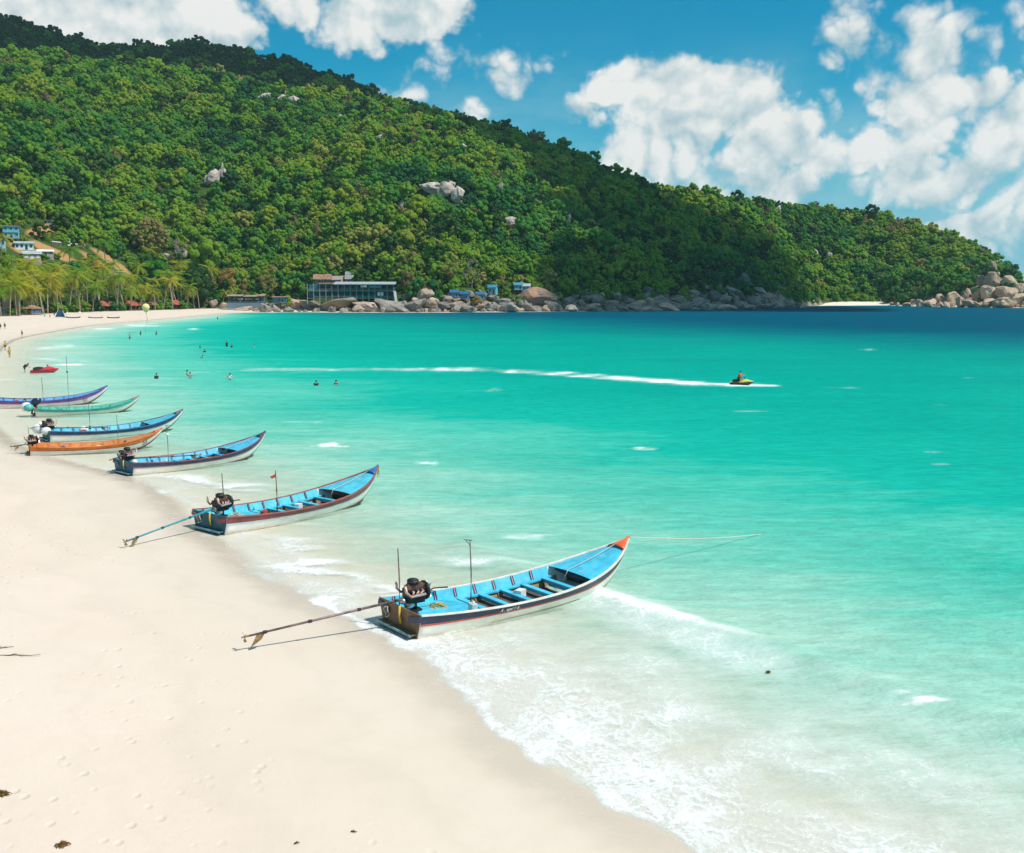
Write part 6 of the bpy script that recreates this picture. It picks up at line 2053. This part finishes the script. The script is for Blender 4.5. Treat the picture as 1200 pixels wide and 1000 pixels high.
# bathers: x, y, depth of the feet below the surface, turn, pose, skin, top, label
bathers = [
    (-42.4, 121.9, -1.05, 0.4, {}, 1, DARK, 'lone bather nearest the violet boat, chest deep'),
    (-39.9, 125.6, -0.95, -0.5, {}, 1, None, 'taller of two bathers standing close together'),
    (-38.6, 122.6, -1.00, 0.6, ARMS_OUT, 0, None, 'shorter of two bathers standing close together'),
    (-33.0, 119.6, -0.90, 0.2, ARMS_OUT, 2, WHT, 'pale bather with arms spread in white foam'),
    (-53.4, 178.1, -1.15, 1.0, {}, 1, DARK, 'swimmer in the middle of the group, left of two heads'),
    (-48.6, 160.9, -1.20, 0.0, ARMS_OUT, 0, None, 'swimmer splashing in front of the middle group'),
    (-55.2, 198.7, -0.70, 0.3, {}, 1, DARK, 'dark bather standing waist deep, left of a pair farther out'),
    (-53.4, 195.5, -1.15, 0.3, {}, 1, DARK, 'dark head low in the water beside the standing bather'),
    (-58.5, 192.4, -1.20, -0.4, {}, 1, DARK, 'dark green-capped swimmer left of the standing bather'),
    (-49.0, 195.0, -1.25, -0.4, {}, 2, None, 'pale swimmer right of the standing pair'),
    (-85.2, 228.9, -0.45, 0.5, ARM_UP, 0, None, 'bare-chested bather standing knee deep near the far beach'),
    (-91.4, 252.9, -0.60, -0.3, {}, 1, DARK, 'dark figure left under the yellow balloon'),
    (-88.6, 256.0, -0.75, -0.3, {}, 1, BLU, 'dark figure right under the yellow balloon'),
    (-21.6, 112.7, -1.15, 0.6, {}, 1, DARK, 'left one of two swimmers below the old wake'),
    (-19.6, 113.8, -1.20, 0.1, {}, 1, RED, 'right one of two swimmers below the old wake'),
    (-117.9, 412.3, -0.70, 0.0, ARMS_OUT, 1, DARK, 'dark figure far out in front of the rocks'),
]
for (x, y, z, rz, pose, sk, top, lab) in bathers:
    person((x, y, z), rz + 2.5, pose, lab, sk, top, DARK if sk else BLU, 'bathers in the bay')
for (x, y, rz, pose, sk, top, bot, lab) in [
    (-134.6, 270.5, 0.5, WALK, 1, DARK, DARK, 'left of two walkers at the far left of the beach'), (-136.6, 277.0, 0.2, WALK, 1, BLU, DARK, 'right of two walkers at the far left of the beach'),
    (-90.7, 183.6, 2.6, WALK, 1, YEL, DARK, 'person in yellow top paddling at the left edge'), (-80.2, 163.6, 2.8, {}, 1, YEL, YEL, 'second person in yellow nearer the boats at the left edge'),
    (-166.5, 371, 2.0, {}, 0, RED, DARK, 'person in red beside the blue beach tent'), (-178.6, 402, 1.0, {}, 1, DARK, DARK, 'dark figure behind the blue beach tent'),
    (-176.0, 388, 0.4, BEND, 0, WHT, BLU, 'person in white bending beside the blue tent'), (-113.5, 238, 2.0, {}, 1, DARK, DARK, 'small dark figure wading at the bend of the far beach')]:
    person((x, y, max(ground_z(x, y), -0.4)), rz, pose, lab, sk, top, bot, 'people on the beach')


# ------------------------------------------------------------------ jet skis
def jet_ski(loc, rz, hullc, deckc, label, sc=1.0):
    e = tag(empty('jet_ski', loc, rz, sc), label, 'jet ski')
    L = 3.2

    def sec(s, top):
        w = 0.56 * (1 - max(0, (s - 0.45) / 0.55) ** 2.2) + 0.02
        k = -0.22 + 0.55 * max(0, (s - 0.6) / 0.4) ** 1.8
        g = 0.18 + 0.22 * s ** 2
        return w, k, g
    rows = []
    for i in range(15):
        s = i / 14
        w, k, g = sec(s, 0)
        rows.append([(s * L - 1.5, -w, g), (s * L - 1.5, -w * 0.9, (g + k) / 2), (s * L - 1.5, -w * 0.4, k), (s * L - 1.5, w * 0.4, k), (s * L - 1.5, w * 0.9, (g + k) / 2), (s * L - 1.5, w, g)])
    m = MB()
    m.loft(rows)
    m.add(rows[0], [tuple(range(6))])
    m.build('hull', hullc, e, True)
    rows = []
    for i in range(15):
        s = i / 14
        w, k, g = sec(s, 0)
        hump = 0.36 * math.exp(-((s - 0.62) / 0.20) ** 2)
        rows.append([(s * L - 1.5, -w, g + 0.01), (s * L - 1.5, -w * 0.62, g + 0.06 + hump * 0.4), (s * L - 1.5, -w * 0.3, g + 0.08 + hump), (s * L - 1.5, w * 0.3, g + 0.08 + hump), (s * L - 1.5, w * 0.62, g + 0.06 + hump * 0.4), (s * L - 1.5, w, g + 0.01)])
    m = MB()
    m.loft(rows)
    m.add(rows[0], [tuple(range(6))])
    m.build('deck', deckc, e, True)
    m = MB()
    rows = []
    for i in range(8):
        t = i / 7
        x = -1.25 + 1.35 * t
        z = 0.30 + 0.30 * math.sin(math.pi * min(1, 0.25 + t * 0.6)) + 0.05 * t
        rows.append([(x, -0.24, 0.22), (x, -0.20, z), (x, 0, z + 0.04), (x, 0.20, z), (x, 0.24, 0.22)])
    m.loft(rows)
    m.build('seat', M_BLACK, e, True)
    m = MB().tube([(0.42, -0.36, 0.92), (0.36, 0, 0.86), (0.42, 0.36, 0.92)], 0.025, 7).tube([(0.50, 0, 0.55), (0.36, 0, 0.88)], 0.06, 8)
    m.build('handlebar', M_BLACK, e, True)
    for sgn in (-1, 1):
        MB().tube([(-1.3, sgn * 0.50, 0.20), (0.4, sgn * 0.53, 0.24), (1.2, sgn * 0.26, 0.42)], 0.05, 6).build('rub_rail', M_BLACK, e, True)
    return e


SIT = {'pelvis': (0, 0, 0.62), 'chest': (0, 0.10, 0.92), 'neck': (0, 0.17, 1.13), 'head': (0, 0.21, 1.27), 'crown': (0, 0.20, 1.38), 'lsh': (-0.19, 0.14, 1.07), 'rsh': (0.19, 0.14, 1.07),
       'lel': (-0.28, 0.36, 0.93), 'rel': (0.28, 0.36, 0.93), 'lwr': (-0.30, 0.60, 0.94), 'rwr': (0.30, 0.60, 0.94), 'lha': (-0.30, 0.68, 0.94), 'rha': (0.30, 0.68, 0.94),
       'lhip': (-0.14, 0.04, 0.60), 'rhip': (0.14, 0.04, 0.60), 'lkn': (-0.30, 0.42, 0.55), 'rkn': (0.30, 0.42, 0.55), 'lan': (-0.34, 0.24, 0.22), 'ran': (0.34, 0.24, 0.22), 'lto': (-0.34, 0.40, 0.18), 'rto': (0.34, 0.40, 0.18)}
js1 = jet_ski((25.4, 112.9, 0.16), -0.6, plain('black_gelcoat', (0.02, 0.02, 0.022), 0.25, vary=0.05), plain('yellow_gelcoat', (0.72, 0.66, 0.12), 0.25, vary=0.05), 'yellow jet ski speeding across the bay at the head of its white wake', 0.82)
fwd = Vector((math.cos(-0.6), math.sin(-0.6), 0))
person(Vector((25.4, 112.9, 0.20)) - fwd * 0.36, -0.6 - math.pi / 2, SIT, 'rider in orange life vest on the yellow jet ski', 0, ORG, DARK)
js2 = jet_ski((-60.0, 131.2, 0.10), 0.10, plain('red_gelcoat', (0.60, 0.03, 0.05), 0.25, vary=0.05), plain('red_deck_gelcoat', (0.62, 0.04, 0.06), 0.25, vary=0.05), 'red jet ski floating in the shallows beyond the violet boat', 1.05)
person((-62.9, 132.0, -0.25), -1.2, BEND, 'dark clothed person bending at the stern of the red jet ski', 1, DARK, DARK)

# ------------------------------------------------------------------ on and above the far beach
bl = tag(empty('balloon', (-94.5, 266, 0)), 'pale yellow balloon tethered above the far shallows', 'balloon')
rows = []
for i in range(13):
    t = math.pi * i / 12
    r_ = 0.98 * math.sin(t) * (1 if t < 1.7 else 0.92)
    z = 6.6 + 1.02 * math.cos(t) - (0.18 if t > 2.2 else 0)
    rows.append([(r_ * math.cos(2 * math.pi * k / 18), r_ * math.sin(2 * math.pi * k / 18), z) for k in range(18)])
MB().loft(rows, close=True).build('envelope', plain('yellow_fabric', (0.86, 0.62, 0.26), 0.6, vary=0.06), bl, True)
MB().tube([(0, 0, 5.5), (0.25, 0, 3.6), (-0.2, 0, 1.8), (-0.5, 0, 0.0)], [0.10, 0.035, 0.05, 0.04], 6).build('tether', M_ROPE, bl, True)
MB().tube([(0, 0, 5.5), (0.2, 0.2, 4.4), (0.55, 0.1, 3.2), (0.4, 0.0, 2.2)], [0.05, 0.07, 0.05, 0.02], 6).build('streamer', WHT, bl, True)

tn = tag(empty('beach_tent', gl(-171.5, 391), 0.3), 'small blue beach tent with open front on the far sand', 'tent')
MB().add([(-1.8, -1.3, 0), (1.8, -1.3, 0), (0.9, 0.2, 2.5), (-0.9, 0.2, 2.5), (-1.8, 1.6, 0), (1.8, 1.6, 0)], [(0, 3, 4), (1, 5, 2), (3, 2, 5, 4)]).build('canopy', plain('tent_blue', (0.03, 0.16, 0.30), 0.7), tn).modifiers.new('thickness', 'SOLIDIFY').thickness = 0.04
for sgn in (-1, 1):
    MB().tube([(sgn * 1.8, -1.3, 0), (sgn * 0.9, 0.2, 2.5)], 0.05, 6).build('pole', RF_WHITE, tn)
MB().box((0, -0.2, 0.1), (2.4, 1.6, 0.15)).build('mat', WHT, tn)


def canoe(loc, rz, col, label, L=4.6):
    e = tag(empty('canoe', loc, rz), label, 'canoe')
    rows = []
    for i in range(13):
        s = i / 12
        w = 0.42 * (1 - abs(2 * s - 1) ** 2.4) + 0.01
        z = 0.34 + 0.35 * abs(2 * s - 1) ** 3
        rows.append([((s - 0.5) * L, -w, z), ((s - 0.5) * L, -w * 0.8, 0.12), ((s - 0.5) * L, 0, 0.0 + 0.3 * abs(2 * s - 1) ** 4), ((s - 0.5) * L, w * 0.8, 0.12), ((s - 0.5) * L, w, z)])
    MB().loft(rows).build('hull', col, e, True).modifiers.new('thickness', 'SOLIDIFY').thickness = 0.04
    for x in (-1.0, 0.9):
        MB().box((x, 0, 0.32), (0.2, 0.76, 0.04)).build('seat', WOODP, e)
    return e


canoe(gl(-164.5, 386.0), 0.25, plain('dark_green_hull', (0.03, 0.05, 0.045), 0.5), 'dark canoe nearest the blue tent on the far sand', 5.0)
canoe(gl(-158.5, 392.0), 0.10, plain('grey_hull', (0.16, 0.18, 0.18), 0.5), 'grey canoe in the middle of three on the far sand', 5.5)
canoe(gl(-154.5, 399.0), -0.05, plain('black_hull', (0.03, 0.03, 0.035), 0.5), 'black canoe at the end of three on the far sand', 5.0)
for i, (x, y, lab) in enumerate([(-201.0, 402, 'blue-curtained massage pavilion at the left edge of the far beach'), (-196.0, 421, 'second blue-grey pavilion under the palms')]):
    e = tag(empty('pavilion', gl(x, y), 1.4), lab, 'pavilion')
    for sx in (-3, 0, 3):
        for sy in (-1.8, 1.8):
            MB().box((sx, sy, 1.3), (0.16, 0.16, 3.0)).build('post', WOODP, e)
    MB().box((0, 0, 0.45), (6.2, 3.8, 0.3)).build('platform', WOODP, e)
    for k in range(4):
        MB().box((-2.4 + k * 1.6, -1.9, 1.5), (1.1, 0.06, 1.9)).build('curtain', plain('curtain_blue', (0.05, 0.13, 0.25), 0.8), e)
    MB().add([(-3.8, -2.6, 2.6), (3.8, -2.6, 2.6), (3.8, 2.6, 2.6), (-3.8, 2.6, 2.6), (-1.8, 0, 3.9), (1.8, 0, 3.9)], [(0, 1, 5, 4), (1, 2, 5), (2, 3, 4, 5), (3, 0, 4)]).build('roof', RF_THATCH, e).modifiers.new('thickness', 'SOLIDIFY').thickness = 0.12
sun_lab = ['first', 'second', 'third', 'fourth', 'fifth', 'sixth']
for i in range(6):
    y = 408 + i * 9
    e = tag(empty('sun_lounger', gl(edge_x(y) + 6 + (i % 2) * 3, y), 0.4 * i), f'{sun_lab[i]} white sun lounger from the village end of the far sand', 'sun lounger', 'sun loungers on the far sand')
    MB().box((0, 0, 0.32), (1.5, 0.6, 0.08)).build('seat', WHT, e)
    MB().beam((0.75, 0, 0.34), (1.25, 0, 0.85), 0.6, 0.08).build('backrest', WHT, e)
    for sx in (-0.65, 0.65):
        for sy in (-0.25, 0.25):
            MB().box((sx, sy, 0.15), (0.06, 0.06, 0.32)).build('leg', WOODP, e)

# ------------------------------------------------------------------ washed-up bits in the foreground
def weed(loc, s, label, seed):
    rn = random.Random(seed)
    m = MB()
    for k in range(46):
        a, b = rn.uniform(0, 6.28), rn.uniform(0, 1) ** 0.6
        p = Vector((math.cos(a) * b * s, math.sin(a) * b * s * 0.8, 0.03 + s * 0.5 * (1 - b * b) * rn.uniform(0.4, 1)))
        d = Vector((rn.uniform(-1, 1), rn.uniform(-1, 1), rn.uniform(-0.2, 0.5))).normalized() * s * 0.42
        w = d.cross(Vector((0, 0, 1))).normalized() * s * 0.12
        m.add([p - d, p + w, p + d, p - w], [(0, 1, 2, 3)])
    m.ball((0, 0, s * 0.1), (s * 0.75, s * 0.62, s * 0.36), 9, 6, 0.2, rn)
    for k in range(3):
        a = rn.uniform(0, 6.28)
        m.tube([(0, 0, 0.05), (math.cos(a) * s * 1.1, math.sin(a) * s * 0.8, 0.05), (math.cos(a) * s * 1.5, math.sin(a) * s * 1.1, 0.02)], [0.02, 0.012, 0.005], 5)
    return tag(m.build('seaweed_clump', plain('brown_weed', (0.16, 0.085, 0.015), 0.8, vary=0.4, scale=14), loc=loc), label, 'seaweed')


weed(gl(-7.78, 16.62, 0.0), 0.105, 'brown seaweed clump on the sand near the bottom edge', 1)
weed(gl(-9.66, 18.36, 0.0), 0.12, 'brown seaweed clump cut by the left edge', 2)


def twig(loc, rz, L, label, seed):
    rn = random.Random(seed)
    m = MB()
    pts = [Vector((L * (i / 8 - 0.5), rn.uniform(-0.05, 0.05) * L * 0.4, 0.015 + rn.uniform(0, 0.02))) for i in range(9)]
    m.tube(pts, [0.016 * (1 - 0.08 * i) for i in range(9)], 6)
    for k in (2, 4):
        m.tube([pts[k], pts[k] + Vector((L * 0.16, L * 0.10 * (1 if k == 2 else -1), 0.03))], [0.010, 0.004], 5)
    return tag(m.build('driftwood_twig', plain('dark_twig', (0.04, 0.03, 0.025), 0.9, vary=0.3), loc=loc, rot=(0, 0, rz)), label, 'twig')


twig(gl(-13.0, 26.04), 0.0, 1.1, 'long dark twig lying on the sand at the left edge', 4)
twig(gl(-13.7, 26.6), 0.4, 0.5, 'short dark twig behind the long one at the left edge', 5)
twig(gl(-3.8, 17.02), 0.3, 0.09, 'tiny dark shell fragment at the bottom of the sand', 6)
twig(gl(-2.87, 17.52), -0.3, 0.12, 'tiny dark stick at the bottom right of the sand', 7)
weed((6.8, 28.1, 0.04), 0.07, 'small dark weed scrap floating beside the breaking wave', 8)
weed((6.8, 26.1, 0.04), 0.06, 'second dark weed scrap floating nearer the shore', 9)

# ------------------------------------------------------------------ cumulus that shades the right hill and the far ridge
def cloud_body(loc, lobes, label, seed):
    r = random.Random(seed)
    m = MB()
    for (x, y, z, rx, ry, rz_) in lobes:
        m.ball((x, y, z), (rx, ry, rz_), 20, 12, 0.10, r)
    o = m.build('cloud', MAT_CLOUD, loc=loc, smooth=True)
    rm = o.modifiers.new('merge', 'REMESH')
    rm.mode = 'VOXEL'
    rm.voxel_size = 7.0
    return tag(o, label, 'cloud', kind='structure')


MAT_CLOUD = bpy.data.materials.new('cloud_vapour')
MAT_CLOUD.use_nodes = True
tcl = NT(MAT_CLOUD.node_tree)
for nd in list(tcl.n):
    tcl.n.remove(nd)
oc = tcl.node('ShaderNodeOutputMaterial')
pv = tcl.node('ShaderNodeVolumePrincipled')
pv.inputs['Color'].default_value = (0.99, 0.99, 1.0, 1)
pv.inputs['Density'].default_value = 0.085
pv.inputs['Anisotropy'].default_value = 0.3
tcl.l.new(pv.outputs[0], oc.inputs['Volume'])


def up_sun(x, y, z, alt):
    k = (alt - z) / SUN_DIR.z
    return (x + SUN_DIR.x * k, y + SUN_DIR.y * k, alt)


cloud_body(up_sun(140, 720, 40, 760), [(0, 0, 0, 85, 130, 26), (-55, -60, 6, 62, 80, 24), (40, 60, 8, 80, 95, 26), (60, -60, 0, 70, 80, 24), (-20, 130, 4, 95, 85, 26), (-90, 190, 2, 95, 60, 22), (-75, 90, 4, 70, 70, 22), (95, 20, 0, 60, 80, 20), (-170, 250, 0, 95, 50, 20), (-250, 290, 0, 90, 40, 18), (110, 100, 0, 50, 70, 18)], 'broad cumulus cloud over the right of the bay', 3)
cloud_body(up_sun(-560, 1390, 330, 1050), [(0, 0, 0, 230, 190, 26), (160, 10, 4, 190, 185, 24), (-190, 0, 0, 190, 190, 24), (330, -40, 0, 140, 150, 22), (-380, 20, 0, 190, 190, 22)], 'long cumulus cloud over the far ridge', 4)

# ------------------------------------------------------------------ sea air over the bay
HAZE = 0.000048
hm = bpy.data.materials.new('sea_air')
hm.use_nodes = True
th_ = NT(hm.node_tree)
for nd in list(th_.n):
    th_.n.remove(nd)
ho = th_.node('ShaderNodeOutputMaterial')
hv = th_.node('ShaderNodeVolumePrincipled')
hv.inputs['Color'].default_value = (0.60, 0.90, 0.97, 1)
hv.inputs['Density'].default_value = HAZE
hv.inputs['Anisotropy'].default_value = 0.2
th_.l.new(hv.outputs[0], ho.inputs['Volume'])
haze = MB().box((0, 2300, 231), (36000, 6200, 480)).build('haze', hm)
tag(haze, 'thin pale sea air over the whole bay', 'haze', kind='stuff')
